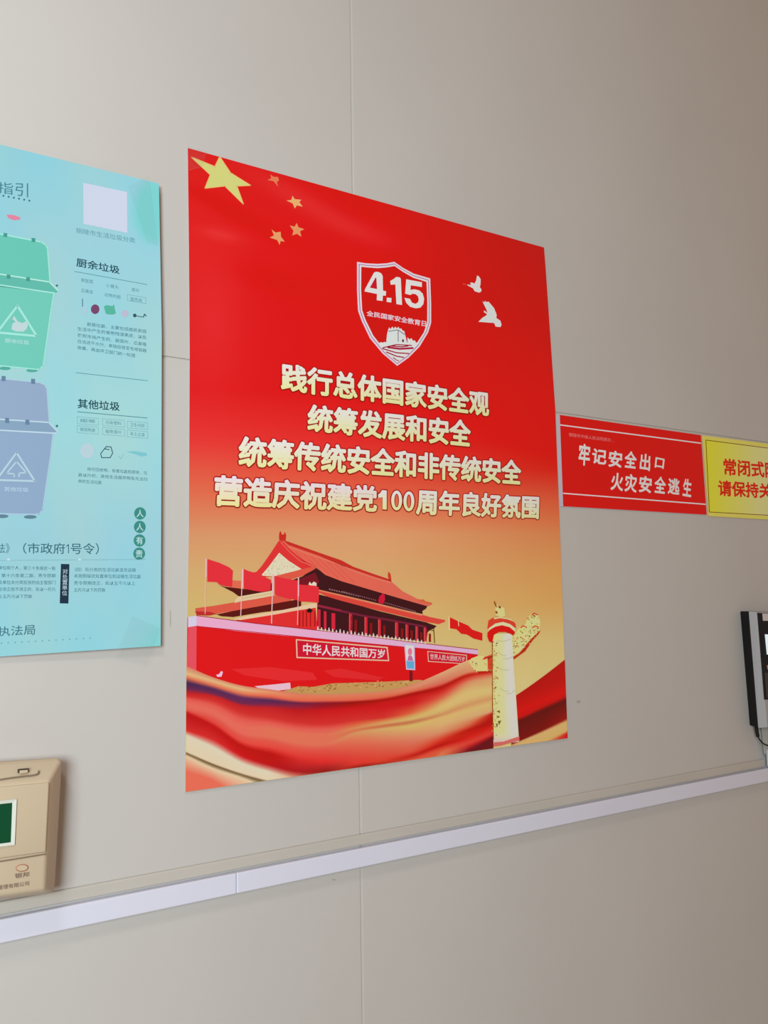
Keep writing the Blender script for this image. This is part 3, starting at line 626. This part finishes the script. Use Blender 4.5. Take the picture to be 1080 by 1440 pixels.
# capital
co.poly(kc([(35, 350), (45, 280), (90, 250), (160, 240), (250, 262), (295, 310), (298, 352), (240, 322), (170, 296), (100, 312), (45, 362)]), (216, 66, 50), 28)
co.poly(kc([(90, 252), (160, 240), (250, 262), (280, 290), (220, 268), (150, 258), (100, 268)]), (236, 190, 130), 29)
co.poly(kc([(42, 378), (48, 350), (110, 306), (180, 292), (245, 312), (292, 350), (292, 392), (240, 350), (170, 332), (100, 346)]), (232, 214, 160), 30)
co.poly(kc([(36, 390), (60, 362), (110, 335), (170, 322), (240, 340), (292, 384), (272, 418), (244, 400), (200, 384), (140, 386), (96, 412), (80, 485), (50, 470), (34, 425)]), (216, 30, 28), 31)
co.poly(kc([(112, 232), (108, 160), (92, 108), (102, 96), (118, 130), (160, 145), (192, 168), (200, 240), (160, 246)]), (228, 200, 132), 30)
for pts, c in (([(92, 108), (102, 96), (122, 140), (112, 160)], (150, 84, 44)), ([(135, 140), (162, 150), (155, 172), (138, 158)], (130, 70, 36)), ([(108, 190), (130, 195), (128, 218), (112, 215)], (140, 86, 40)), ([(112, 150), (128, 150), (125, 162)], (206, 60, 40))): co.poly(kc(pts), c, 31)
co.build('printed_carved_column', MAT_POSTER, red, label='pale yellow carved column with cloud wings')

# ------------------------------------------------------------------ TURQUOISE POSTER
TA, TB = 0.0010, 0.022
TQ = [(-250, 142), (223.5, 258), (226, 908.2), (-250, 940)]
tfn = sheet_px(TQ, None, ([0, .33, .56, .8, 1], [0, 3.2, 2.2, 1, 0]))
tc_ = W(P(60, 560, TA, TB))
teal = paper('recycling_guide_poster', tfn, TA, TB, MAT_PAPER, origin=tc_,
             label='pale turquoise waste sorting poster with green and grey bins, left of the red poster', cat='poster')
def tealcol(X, Y):
    base = np.stack([np.interp(Y, [150, 350, 600, 760, 930], v) for v in ([146, 158, 164, 158, 150], [210, 212, 218, 210, 212], [220, 222, 220, 220, 220])], -1)
    n = 3 * np.sin(X / 31. + Y / 70.) + 2 * np.sin(X / 17. - Y / 43.)
    base[..., 0] += n; base[..., 2] -= n * .7
    # printed turquoise leaf shapes in the right corners
    d1_ = np.clip(1 - np.hypot((X - 216) / 34, (Y - 298) / 52), 0, .5) * 2
    d2_ = np.clip(((X - 226) * .62 + (Y - 846) * .5) / 34 , 0, 1)
    for d in (np.clip(d1_ * 1.5, 0, 1) * .75, d2_ * .7):
        d = d * .8; base = base * (1 - d[..., None]) + d[..., None] * np.array([112, 214, 204])
    return np.clip(base, 0, 255)
b_ = Ink(TA, TB, 1); b_.grid(tfn, 80, 130, tealcol); b_.build('printed_background', MAT_POSTER, teal)
def mirror(pts, c=24.7): return [(2 * c - x, y - (2 * (x - c)) * .17) for x, y in pts][::-1]
def binart(name, lab, body, lid, rim, ln, wheelc, parts):
    k = Ink(TA, TB, 3)
    for pts, c, L in parts: k.poly(pts, c, L)
    return k
# green bin
gb = Ink(TA, TB, 3)
GL = (168, 236, 222)
gb.poly([(-31, 323), (58, 340.5), (64, 344.5), (66.3, 350), (70, 397.5), (-33, 381)], (108, 202, 184), 4)
gb.poly([(-34, 380.5), (69.5, 396.5), (82, 409.5), (77, 412.5), (-42, 398)], (100, 190, 174), 4)
gb.poly([(-35, 397), (75.5, 412), (72.5, 432), (60.5, 514), (56, 518.5), (50, 519), (-16, 512), (-21, 506)], (116, 206, 188), 4)
gb.stroke([(-31, 323), (58, 340.3), (64.5, 344.5), (67, 350), (70.5, 397)], 1.8, GL, 5)
gb.stroke([(-34, 380), (69.5, 396.5), (82.5, 409.5)], 1.8, (186, 240, 226), 5); gb.stroke([(-42, 394.5), (77.5, 412.3)], 1.9, GL, 5)
gb.stroke([(75.8, 413), (72.5, 432), (60.8, 514), (56, 519), (50, 519.3), (-16, 512.6)], 1.6, GL, 5)
for x, y in ((7.5, 330.5), (47, 337.5), (12, 389), (39.5, 392.5)): gb.poly([(x - 2.6, y - 3), (x + 2.6, y - 2.4), (x + 2.6, y + 3), (x - 2.6, y + 2.4)], (72, 158, 148), 6)
gb.disc(80, 401.5, 1.7, 1.5, (70, 120, 130), 6)
for x, y in ((7, 518), (45, 521)): gb.disc(x, y, 8, 2.4, (84, 176, 160), 3)
gb.stroke([(24.7, 430), (-4, 467.5), (51.5, 472.5)], 3.0, GL, 6, closed=True)
gb.poly([(16, 463), (17.5, 455), (22, 452.5), (17, 448), (20, 444.5), (25, 452), (31, 454.5), (36, 452), (39.5, 455), (38, 462), (33, 466.5), (22, 466)], (196, 220, 222), 6)
gb.stroke([(13, 447), (18, 452), (17, 446)], 1.0, (150, 200, 196), 6)
gb.text('厨余垃圾', [(7, 475.5), (41, 478.8), (41, 485), (7, 481.4)], (176, 228, 220), L=6, bold=.02)
gb.build('printed_green_bin', MAT_POSTER, teal)
hb = Ink(TA, TB, 3); HL = (178, 210, 228)
hb.poly([(-31, 529), (56, 538), (62.5, 541.5), (65, 547), (69, 594), (-33, 588)], (150, 174, 202), 4)
hb.poly([(-34, 588), (68.5, 594), (82, 608), (75, 609.5), (-42, 604.5)], (138, 168, 194), 4)
hb.poly([(-36, 604.5), (74.3, 609.5), (71, 640), (59.5, 716), (55, 721.5), (48, 722.5), (-16, 721), (-22, 715)], (146, 174, 204), 4)
hb.stroke([(-31, 529), (56, 537.8), (63, 541.5), (66, 547), (69.3, 593)], 1.5, HL, 5)
hb.stroke([(-34, 587.5), (68.5, 594), (82, 608)], 1.8, (196, 222, 236), 5); hb.stroke([(-42, 602.8), (74, 609), (80, 608.8)], 1.9, (196, 222, 236), 5)
hb.stroke([(74.8, 610), (71.2, 640), (60, 717), (55, 722.6), (48, 723.5), (-16, 722)], 1.6, HL, 5)
for x, y in ((5, 532), (46.5, 536), (10, 591), (38.5, 593.5)): hb.poly([(x - 2.8, y - 3.5), (x + 2.8, y - 3.1), (x + 2.8, y + 4), (x - 2.8, y + 3.6)], (104, 136, 164), 6)
hb.disc(80, 599, 1.7, 1.6, (70, 110, 130), 6)
for x, y in ((3, 726), (42.5, 727)): hb.disc(x, y, 9, 2.6, (98, 134, 154), 3)
hb.stroke([(23.3, 636.5), (-5, 675), (49, 676.5)], 2.6, (184, 216, 228), 6, closed=True)
hb.stroke([(20, 671), (20, 666.5), (9.5, 665.5), (23.2, 649), (37, 664.5), (27, 665.5), (26.5, 671)], 2.0, (184, 216, 228), 6)
hb.text('其他垃圾', [(6, 684.5), (40, 685.8), (40, 691.8), (6, 690.5)], (184, 210, 230), L=6, bold=.02)
hb.build('printed_grey_bin', MAT_POSTER, teal)
# title and picture labels
tt = Ink(TA, TB, 3)
tt.text('指引', [(-3.5, 256), (39.5, 257.5), (39.5, 277.5), (-3.5, 271)], (70, 134, 150), L=3, res=3)
for k in range(7): tt.disc(-2.5 + k * 7.3, 274 + k * 1.35, 1.5, 1.4, (62, 122, 140), n=8)
tt.poly([(9, 301.5), (20, 302.5), (28.5, 305.5), (28, 308.8), (20, 309.8), (12, 307)], (228, 138, 164))
tt.build('title_lettering', MAT_POSTER, teal)
wq = Ink(TA, TB, 3); wq.poly([(117, 257), (178.7, 270), (179.2, 327.6), (117.5, 314.8)], (208, 216, 236)); wq.build('white_square', MAT_POSTER, teal)
cpn = Ink(TA, TB, 3); cpn.text('铜陵市生活垃圾分类', [(107, 320), (190, 334.5), (190, 342), (107, 327.5)], (100, 158, 172)); cpn.build('caption_lettering', MAT_POSTER, teal)
DKT = (28, 78, 92); LT = (96, 150, 164); PT = (72, 124, 138)
h1 = Ink(TA, TB, 3)
h1.text('厨余垃圾', [(107.6, 362.4), (168, 374.3), (168, 385.4), (107.6, 374.6)], DKT, bold=.014); h1.stroke([(104.5, 381.6), (207, 400.2)], .8, (88, 150, 162))
for s_, x0, x1, y in (('剩饭菜', 114, 131, 391), ('小骨头', 149, 167, 398.5), ('茶叶', 185, 196, 404.5), ('瓜果皮', 114, 131, 405.5), ('动物内脏', 147, 170, 411.5), ('蛋壳类', 183, 200, 417.5)):
    sl = (x1 - x0) * .16; h1.text(s_, [(x0, y), (x1, y + sl), (x1, y + sl + 5.4), (x0, y + 5.4)], LT, res=1)
h1.stroke([(179, 414), (205, 418.6), (205.4, 427), (179.4, 422.6)], .6, (126, 178, 190), closed=True)
h1.build('kitchen_waste_heading', MAT_POSTER, teal)
def icon(f):
    k = Ink(TA, TB, 3); f(k); k.build('printed_icon', MAT_POSTER, teal)
icon(lambda k: k.disc(133.8, 434.8, 6.0, 6.8, (122, 74, 112)))
icon(lambda k: k.poly([(146, 431), (150, 429), (158, 430.5), (160.5, 428), (161, 432), (163, 441), (158, 442.5), (149, 441.5)], (88, 184, 160)))
icon(lambda k: k.disc(175.8, 441, 5, 5, (190, 190, 212)))
icon(lambda k: (k.disc(118, 437, 4.5, 7, (170, 208, 222)), k.stroke([(116, 420), (116, 431)], 1.3, (96, 130, 160), 4)))
icon(lambda k: (k.disc(189.5, 443.6, 2.4, 2.6, (54, 84, 96)), k.stroke([(190, 444), (202, 446)], 1.0, (70, 100, 112), 4), k.stroke([(202, 446), (203, 441.5), (206, 444.5)], 1.2, (50, 80, 92), 5)))
icon(lambda k: k.disc(122.5, 634, 10, 10.5, (186, 212, 222)))
icon(lambda k: k.stroke([(147, 631), (141.5, 638), (143, 643.5), (155, 643.5), (158.5, 637), (156, 628.5), (149.5, 628), (147, 631), (154, 632.5)], 1.2, (58, 94, 116)))
icon(lambda k: k.poly([(177, 635), (190, 634.5), (206, 637), (207, 640.5), (198, 642), (190, 638.5)], (128, 200, 210)))
icon(lambda k: k.stroke([(166, 641), (170, 645), (174, 638)], .9, (130, 196, 206)))
def para(lines, nm, col=PT):
    p = Ink(TA, TB, 3)
    for s_, x0, y0, x1, y1, h in lines: p.text(s_, [(x0, y0), (x1, y1), (x1, y1 + h), (x0, y0 + h)], col, res=1)
    p.build(nm, MAT_POSTER, teal)
para([('易腐垃圾，主要包括居民家庭', 122, 453, 206, 463.5, 5.4), ('生活中产生的食物残渣果皮，以及', 109, 459.5, 206, 472, 5.4), ('农贸市场产生的，蔬菜叶，瓜果等', 109, 468.5, 206, 482, 5.4), ('应当滤干水分，单独投放至专用容器', 109, 477, 206, 490.5, 5.4), ('收集，再由环卫部门统一处理', 109, 486, 190, 497.5, 5.4)], 'kitchen_waste_paragraph')
ln = Ink(TA, TB, 3); ln.stroke([(106.6, 524), (208, 535.4)], .8, (84, 146, 158)); ln.build('printed_rule', MAT_POSTER, teal)
ln = Ink(TA, TB, 3); ln.stroke([(-240, 790), (205, 786.6)], .9, (134, 188, 198))
for x in (12, 112): ln.poly([(x - 3, 788), (x, 785), (x + 3, 788)], (206, 232, 236), 4)
for k in range(14): ln.disc(2 + k * 9.6, 904.5 - k * .55, 1.2, 1.0, (110, 168, 180), n=6)
ln.build('printed_rule', MAT_POSTER, teal)
h2 = Ink(TA, TB, 3)
h2.text('其他垃圾', [(109.4, 560.6), (168.2, 565.6), (168, 577.8), (109.4, 573.8)], DKT, bold=.014); h2.stroke([(108.8, 579), (207.3, 587.8)], .9, (72, 136, 150))
for r, (dy) in ((0, 0), (1, 12.6)):
    for c, (x0, x1, y, s_) in enumerate(((108.5, 138, 586, ('烟蒂', '破损陶瓷')[r]), (144, 175, 588.7, ('污染塑料', '植物落叶')[r]), (179, 207.5, 592, ('卫生间纸', '灰土尘渣')[r]))):
        y += dy; h2.stroke([(x0, y), (x1, y + 2.4), (x1 + .3, y + 12), (x0 + .3, y + 9.8)], .55, (124, 180, 192), closed=True)
        h2.text(s_, [(x0 + 4, y + 2.3), (x1 - 4, y + 4.2), (x1 - 4, y + 9.4), (x0 + 4, y + 7.6)], LT, res=1)
h2.build('other_waste_heading', MAT_POSTER, teal)
para([('除可回收物，有害垃圾和厨余，垃', 123, 657, 207, 662.5, 5.2), ('圾以外的，其他生活废弃物及无法归', 110, 665, 207, 671.5, 5.2), ('类的生活垃圾', 110, 674, 143, 676, 5.0)], 'other_waste_paragraph')
bt = Ink(TA, TB, 3)
for s_, x, y in (('人', 197, 722), ('人', 196.6, 741), ('有', 196.2, 760), ('责', 195.7, 778.6)):
    bt.disc(x, y, 8.3, 8.7, (62, 144, 134), 3, n=26); bt.text(s_, [(x - 4.8, y - 5.2), (x + 4.8, y - 5), (x + 4.8, y + 5.4), (x - 4.8, y + 5.2)], (190, 226, 228), L=4, bold=.012)
bt.build('printed_badges', MAT_POSTER, teal)
m_ = Ink(TA, TB, 3)
m_.text('（市政府', [(32.5, 763.5), (91.4, 763.7), (91.4, 779.2), (32.5, 778.6)], (56, 108, 124), bold=.004); m_.stroke([(93.2, 768.6), (96.3, 765.6), (96.3, 778)], 1.2, (56, 108, 124)); m_.text('号令）', [(99.4, 763.7), (139, 763.8), (139, 779.6), (99.4, 779.4)], (56, 108, 124), bold=.004); m_.text('法》', [(-4, 764), (13.5, 764), (13.5, 778), (-4, 778)], (70, 124, 138))
m_.text('执法局', [(-3, 881.5), (49.3, 878), (49.3, 892.6), (-3, 895)], (66, 120, 134), bold=.004)
m_.build('notice_lettering', MAT_POSTER, teal)
para([('的单位和个人，第三十条规定一般', -8, 795.5, 78, 796.5, 5.6), ('第十六条第二款，责令限期', 2, 806.5, 78, 806.8, 5.6), ('以及单位未分类投放的由主管部门', -8, 816, 78, 816.4, 5.6), ('责令改正拒不改正的，处以一万元', -8, 825.8, 78, 826, 5.6), ('以上五万元以下罚款', -8, 836, 45, 836, 5.4)], 'left_notice_paragraph')
para([('（四）将分类的生活垃圾混合运输', 105, 798, 191, 798.8, 5.6), ('未按照规定处置单位和运输生活垃圾', 104, 807, 198, 808, 5.6), ('责令限期改正，处以五千元以上', 104, 817, 190, 817.5, 5.6), ('五万元以下的罚款', 104, 827, 148, 827, 5.4)], 'right_notice_paragraph')
vb = Ink(TA, TB, 3); vb.poly([(85.7, 793), (97.6, 793.2), (96.2, 848.8), (84, 848.4)], (30, 56, 74))
for k, s_ in enumerate('对处置单位'): vb.text(s_, [(88 - k * .18, 800 + k * 7.6), (95.2 - k * .18, 800.2 + k * 7.6), (95.2 - k * .18, 807 + k * 7.6), (88 - k * .18, 806.8 + k * 7.6)], (196, 222, 232), L=4)
vb.build('black_heading_tag', MAT_POSTER, teal)

# clear tape over the corners
MAT_TAPE = bpy.data.materials.new('clear_tape'); MAT_TAPE.use_nodes = True
nt = MAT_TAPE.node_tree; nt.nodes.clear()
o_ = nt.nodes.new('ShaderNodeOutputMaterial'); mx = nt.nodes.new('ShaderNodeMixShader'); tr_ = nt.nodes.new('ShaderNodeBsdfTransparent'); gl = nt.nodes.new('ShaderNodeBsdfGlossy')
gl.inputs['Roughness'].default_value = .25; tr_.inputs[0].default_value = (.97, .98, .98, 1); mx.inputs[0].default_value = .04
ns_ = nt.nodes.new('ShaderNodeTexNoise'); ns_.inputs['Scale'].default_value = 60; bp_ = nt.nodes.new('ShaderNodeBump'); bp_.inputs['Strength'].default_value = .5
nt.links.new(ns_.outputs[0], bp_.inputs['Height']); nt.links.new(bp_.outputs[0], gl.inputs['Normal'])
nt.links.new(tr_.outputs[0], mx.inputs[1]); nt.links.new(gl.outputs[0], mx.inputs[2]); nt.links.new(mx.outputs[0], o_.inputs[0])
def tape(pts, par, a, b, L=40):
    k = Ink(a, b, L); k.poly(pts, (255, 255, 255)); k.build('clear_tape', MAT_TAPE, par)
tape([(186, 866), (226, 884), (206, 936), (160, 926)], teal, TA, TB, 30)
tape([(180, 262), (210, 246), (222, 345), (206, 340)], teal, TA, TB, 30)
tape([(262, 205), (292, 213), (284, 236), (266, 240)], red, RA, RB, 45)

# ------------------------------------------------------------------ two safety signs
SA = 0.0016
rs = paper('fire_exit_sign', sheet_px([(784.5, 583), (986, 612), (994, 724), (788.8, 712.2)]), SA, 0, mat('white_sign_board', (.62, .58, .68), .45), th=.0014, ns=6, nt=4, origin=W(P(890, 655, SA)),
           label='red rectangular safety sign with white brush lettering, right of the large poster', cat='sign')
k = Ink(SA, 0, 1); k.poly([(787.2, 583.4), (985.7, 611.9), (993.8, 723.8), (792, 712)], (200, 20, 26)); k.build('printed_background', MAT_MATTE, rs)
k = Ink(SA, 0, 2); k.stroke([(787.4, 597.5), (985.9, 623.3)], 1.7, (246, 190, 190)); k.build('printed_rule', MAT_MATTE, rs)
k = Ink(SA, 0, 2); k.stroke([(791.8, 693.7), (992.6, 709.2)], 1.7, (246, 190, 190)); k.build('printed_rule', MAT_MATTE, rs)
k = Ink(SA, 0, 2); k.text('铜陵市中级人民法院提示…', [(800, 608.4), (864, 617.2), (864, 622), (800, 613.8)], (236, 120, 118)); k.build('small_lettering', MAT_MATTE, rs)
def brush(string, slots, nm):
    k = Ink(SA, 0, 2)
    for ch, (x0, y0, x1, y1) in zip(string, slots):
        k.text(ch, [(x0 + 1.5, y0 - 1.3), (x1 + 1.5, y0 + 1.3), (x1, y1 + 1), (x0, y1 - 1)], (240, 220, 226), bold=.028, res=4)
    k.build(nm, MAT_MATTE, rs)
kr = lambda x0, y0, x1, y1: (780 + x0 / 4.909, 570 + y0 / 4.909, 780 + x1 / 4.909, 570 + y1 / 4.909)
brush('牢记安全出口', [kr(165, 270, 238, 412), kr(258, 305, 352, 402), kr(372, 318, 460, 425), kr(482, 320, 560, 430), kr(588, 338, 655, 446), kr(692, 366, 750, 432)], 'brush_lettering')
brush('火灾安全逃生', [kr(388, 470, 468, 586), kr(484, 478, 562, 596), kr(582, 492, 664, 600), kr(688, 495, 762, 604), kr(782, 508, 858, 612), kr(884, 512, 940, 626)], 'brush_lettering')
ys = paper('keep_closed_sign', sheet_px([(987.5, 612.2), (1172, 635.8), (1179, 736.5), (996.5, 725.8)]), SA, 0, mat('sign_edge', (.7, .5, .2), .45), th=.0014, ns=6, nt=4, origin=W(P(1080, 675, SA)),
           label='yellow rectangular sign with red lettering, right of the red safety sign', cat='sign')
k = Ink(SA, 0, 1); k.poly([(987.5, 612.2), (1172, 635.8), (1179, 736.5), (996.5, 725.8)], (238, 176, 84)); k.build('printed_border', MAT_MATTE, ys)
k = Ink(SA, 0, 2)
def yelcol(X, Y):
    t = np.clip((X - 992) / 80, 0, 1)[..., None]; return (1 - t) * np.array([206, 200, 48.]) + t * np.array([226, 206, 116.])
k.grid(sheet_px([(991.5, 617.6), (1168, 640.5), (1174, 730.5), (996.8, 721)]), 12, 4, yelcol)
k.stroke([(992.6, 618.8), (1167, 641.4), (1173, 729.6), (997.6, 720)], 1.0, (110, 70, 20), 3, closed=True); k.build('printed_background', MAT_MATTE, ys)
k = Ink(SA, 0, 4); k.text('常闭式防火门', [(1017.6, 645), (1127, 654.6), (1128, 674.5), (1018.4, 667.6)], (196, 40, 28), bold=.03); k.build('red_lettering', MAT_MATTE, ys)
k = Ink(SA, 0, 4); k.text('请保持关闭', [(1010, 675.5), (1101, 682), (1102, 702), (1010.8, 696.6)], (196, 40, 28), bold=.03); k.build('red_lettering', MAT_MATTE, ys)

# ------------------------------------------------------------------ beige control box, lower left
MAT_BOX = mat('beige_abs_plastic', (0.60, 0.47, 0.32), 0.42, 0.4, noise=(12, .02))
MAT_BOX2 = mat('beige_abs_plastic_lid', (0.62, 0.50, 0.35), 0.42, 0.4, noise=(12, .02))
D = 0.048
bx_ = empty('control_box', W(P(-40, 1160, 0)), 'beige plastic wall control box with small green screen, lower left corner', 'control box')
# back housing: its rounded rim shows beyond the front lid
bm = hexa([(-180, 1080), (80, 1067), (70, 1250), (-180, 1284)], 0.0, [(-190, 1086), (89, 1065), (78, 1256), (-190, 1292)], D * .58, .006, 5)
done(bm, 'housing', MAT_BOX, bx_, smooth=True)
bm = hexa([(-190, 1086), (88, 1066), (77, 1256), (-190, 1291)], D * .54, [(-160, 1120), (70, 1098), (63, 1252), (-170, 1284)], D, .003, 4)
done(bm, 'front_cover', MAT_BOX2, bx_, smooth=True)
bm = hexa([(-160, 1120), (70.5, 1098.5), (65.5, 1199), (-165, 1232)], D * .9, [(-160, 1122), (69, 1100.5), (64.2, 1198), (-165, 1230)], D + .0022, .0012, 3)
done(bm, 'screen_panel', MAT_BOX2, bx_, smooth=True)
# curved lid seam above
MAT_SLOT = mat('dark_slot', (0.06, 0.045, 0.03), .8)  # near-black brown for the bracket around the latch
MAT_SEAM = mat('brown_seam', (0.24, 0.17, 0.11), .7)
def tube(pts, n, r, name, m, parent, **kw):
    c = bpy.data.curves.new(name, 'CURVE'); c.dimensions = '3D'; c.bevel_depth = r; c.bevel_resolution = 3; c.resolution_u = 6
    sp = c.splines.new('NURBS'); sp.points.add(len(pts) - 1); sp.use_endpoint_u = True; sp.order_u = 3
    for i, p in enumerate(pts):
        q = W(P(p[0], p[1], n[i] if isinstance(n, (list, tuple)) else n)); sp.points[i].co = (*q, 1)
    t = bpy.data.objects.new('t', c); C.objects.link(t); dg = bpy.context.evaluated_depsgraph_get(); dg.update()
    me = bpy.data.meshes.new_from_object(t.evaluated_get(dg)); bpy.data.objects.remove(t); bpy.data.curves.remove(c)
    me.materials.clear(); me.materials.append(m)
    for p in me.polygons: p.use_smooth = True
    return link(name, me, parent, **kw)
tube([(-150, 1118), (-40, 1105), (0, 1096), (30, 1092), (50, 1090), (55, 1087), (54, 1084)], [D * .94, D * .93, D * .92, D * .905, D * .90, D * .87, D * .83], .0007, 'lid_seam', MAT_SEAM, bx_)
bm = hexa([(24.6, 1081.5), (40.3, 1080), (40.3, 1085), (24.8, 1087)], D * .5, [(24.6, 1081.5), (40.3, 1080), (40.3, 1085), (24.8, 1087)], D * .84, .0003, 2); lt = done(bm, 'latch_slot', MAT_SLOT, bx_)
bm = hexa([(27.6, 1083.5), (39.2, 1082.6), (39.2, 1086), (27.6, 1088)], D * .5, [(27.6, 1083.5), (39.2, 1082.6), (39.2, 1086.5), (27.6, 1088.3)], D * .87, .0003, 2); done(bm, 'latch', MAT_BOX2, lt)
# screen
MAT_WF = mat('pale_screen_frame', (0.72, 0.74, 0.66), .4)
bm = bmesh.new()
FN = D + .0024
def ring(outer, inner, n0, n1):
    bm = bmesh.new(); A = [bm.verts.new(W(P(x, y, n0))) for x, y in outer]; B = [bm.verts.new(W(P(x, y, n1))) for x, y in inner]
    for k in range(4): bm.faces.new((A[k], A[(k + 1) % 4], B[(k + 1) % 4], B[k]))
    bmesh.ops.recalc_face_normals(bm, faces=bm.faces)
    r = bmesh.ops.solidify(bm, geom=bm.faces[:], thickness=.0006)
    return bm
done(ring([(-118, 1138), (23.5, 1123.5), (20.5, 1188), (-118, 1206)], [(-112, 1142.5), (17.2, 1128.6), (15.2, 1184.4), (-112, 1201)], FN + .0008, FN + .0002), 'screen_frame', MAT_WF, bx_)
bm = hexa([(-113, 1142.5), (17.4, 1128.4), (15.4, 1184.6), (-113, 1201)], FN - .001, [(-113, 1142.5), (17.4, 1128.4), (15.4, 1184.6), (-113, 1201)], FN + .0001)
done(bm, 'green_screen', mat('green_display', (0.006, 0.075, 0.03), .3, .12), bx_, label='dark green display')
# seam between panel and lower flap, logo, lettering
tube([(-150, 1234), (0, 1212), (64, 1201)], D + .0004, .0006, 'flap_seam', MAT_SEAM, bx_)
MAT_INK = mat('brown_ink', (0.20, 0.13, 0.09), .6)
MAT_LOGO = mat('orange_ink', (0.55, 0.25, 0.14), .6)
bm = bmesh.new(); N_ = 28
oval = [(31 + 9.2 * math.cos(2 * math.pi * i / N_), 1220.5 - .6 * math.cos(2 * math.pi * i / N_) + 5.4 * math.sin(2 * math.pi * i / N_)) for i in range(N_)]
oval2 = [(31 + 8.2 * math.cos(2 * math.pi * i / N_), 1220.5 - .6 * math.cos(2 * math.pi * i / N_) + 4.5 * math.sin(2 * math.pi * i / N_)) for i in range(N_)]
A = [bm.verts.new(W(P(x, y, D + .0002))) for x, y in oval]; B = [bm.verts.new(W(P(x, y, D + .0012))) for x, y in oval2]
for i in range(N_): bm.faces.new((A[i], A[(i + 1) % N_], B[(i + 1) % N_], B[i]))
bm.faces.new(B)
bmesh.ops.recalc_face_normals(bm, faces=bm.faces)
done(bm, 'oval_badge', MAT_LOGO, bx_)
bm = bmesh.new()
B = [bm.verts.new(W(P(x, y, D + .0013))) for x, y in [(31 + (x - 31) * .9, 1220.5 + (y - 1220.5) * .86) for x, y in oval2]]; bm.faces.new(B); bmesh.ops.recalc_face_normals(bm, faces=bm.faces)
done(bm, 'badge_face', MAT_BOX2, bx_)
def plain_text(string, quad, n, m, name, parent, bold=0):
    k = Ink(n, 0, 1); k.text(string, quad, (128, 128, 128), bold=bold); return k.build(name, m, parent)
plain_text('银邦', [(21, 1228.5), (41.5, 1226), (41.5, 1232.5), (21, 1235.5)], D + .0003, MAT_INK, 'badge_lettering', bx_, .012)
plain_text('电能管理有限公司', [(-18, 1247.5), (41, 1239), (41, 1245), (-18, 1254)], D + .0003, MAT_INK, 'maker_lettering', bx_, .008)

# ------------------------------------------------------------------ access terminal, right edge
MAT_BLK = mat('black_plastic', (0.008, 0.007, 0.008), .5, .2)
MAT_SIL = mat('silver_plastic', (0.42, 0.42, 0.44), .35, .5, metal=.0)
MAT_GLS = mat('black_glass', (0.008, 0.012, 0.020), .15, .2)
DT = 0.034
at_ = empty('access_terminal', W(P(1110, 945, 0)), 'black and silver fingerprint access terminal at the right edge above the white trunking', 'access terminal')
bm = hexa([(1040.5, 859.5), (1205, 866), (1215, 1010), (1054, 1020)], 0.0, [(1052.5, 859.5), (1215, 866), (1222, 1013), (1066, 1023.5)], DT * .62, .0015, 3)
done(bm, 'back_shell', MAT_BLK, at_)
bm = hexa([(1052.5, 859.8), (1215, 866), (1222, 1013), (1066, 1024)], DT * .62, [(1064, 860.5), (1222, 867), (1230, 1014), (1079, 1023)], DT, .001, 3)
done(bm, 'silver_frame', MAT_SIL, at_, label='silver front frame')
bm = hexa([(1064.8, 861.8), (1219, 868), (1226, 975), (1074.5, 984)], DT - .002, [(1064.8, 861.8), (1219, 868), (1226, 975), (1074.5, 984)], DT + .0008, .0004, 2)
gp = done(bm, 'glass_front', MAT_GLS, at_, label='black glass front')
bm = hexa([(1072, 862.6), (1084, 863.2), (1085, 873), (1072.8, 873)], DT, [(1072, 862.6), (1084, 863.2), (1085, 873), (1072.8, 873)], DT + .0013)
done(bm, 'white_sticker', mat('white_label', (.72, .66, .66), .5), gp)
bm = hexa([(1075.5, 892), (1180, 897), (1184, 920), (1078.3, 920.5)], DT, [(1075.5, 892), (1180, 897), (1184, 920), (1078.3, 920.5)], DT + .0012)
done(bm, 'display', mat('lit_display', (.3, .34, .36), .3, emit=((.75, .88, .92), .75)), gp, label='lit white display')
bm = hexa([(1078, 935), (1085, 935), (1086, 942), (1079, 942)], DT, [(1078.6, 936), (1084.4, 936), (1085, 941), (1079.4, 941)], DT + .0018, .0005, 2)
done(bm, 'indicator_light', mat('orange_lamp', (.5, .12, .03), .4, emit=((1, .25, .04), .25)), gp)
bm = hexa([(1075.4, 946), (1224, 944), (1226, 974), (1078, 981)], DT, [(1075.4, 946), (1224, 944), (1226, 974), (1078, 981)], DT + .0010)
done(bm, 'keypad_band', mat('dark_grey_plastic', (.045, .04, .045), .4), gp)
# cable gland and black lead, white surface conduit under the terminal
cn = done(hexa([(1069, 1026), (1092, 1026), (1096, 1064), (1074, 1064)], 0.0, [(1071, 1022), (1094, 1022), (1098, 1060), (1074.5, 1060)], .010, .001, 2), 'cable_conduit', mat('pale_green_pvc', (.50, .53, .50), .45),
          label='short pale vertical conduit between access terminal and white trunking', cat='conduit', origin=W(P(1083, 1045, 0)))
done(hexa([(1076.6, 1056), (1104, 1056), (1106, 1079), (1078, 1079)], 0.0, [(1078, 1054), (1106, 1054), (1108, 1077), (1079, 1077)], .014, .001, 2), 'conduit_coupler', MAT_TRUNK, cn)
cb = tube([(1063, 1019), (1063.5, 1029), (1066, 1037), (1072, 1045), (1079, 1048.5), (1086, 1049), (1096, 1047)], [.014, .016, .016, .016, .015, .014, .0125], .0011, 'power_lead', MAT_BLK, None,
     label='thin black cable curving from under the access terminal', cat='cable', origin=W(P(1064, 1025, .012)))
tube([(1063, 1018), (1064, 1028), (1066, 1036)], [.013, .015, .016], .0028, 'cable_gland', MAT_BLK, cb)
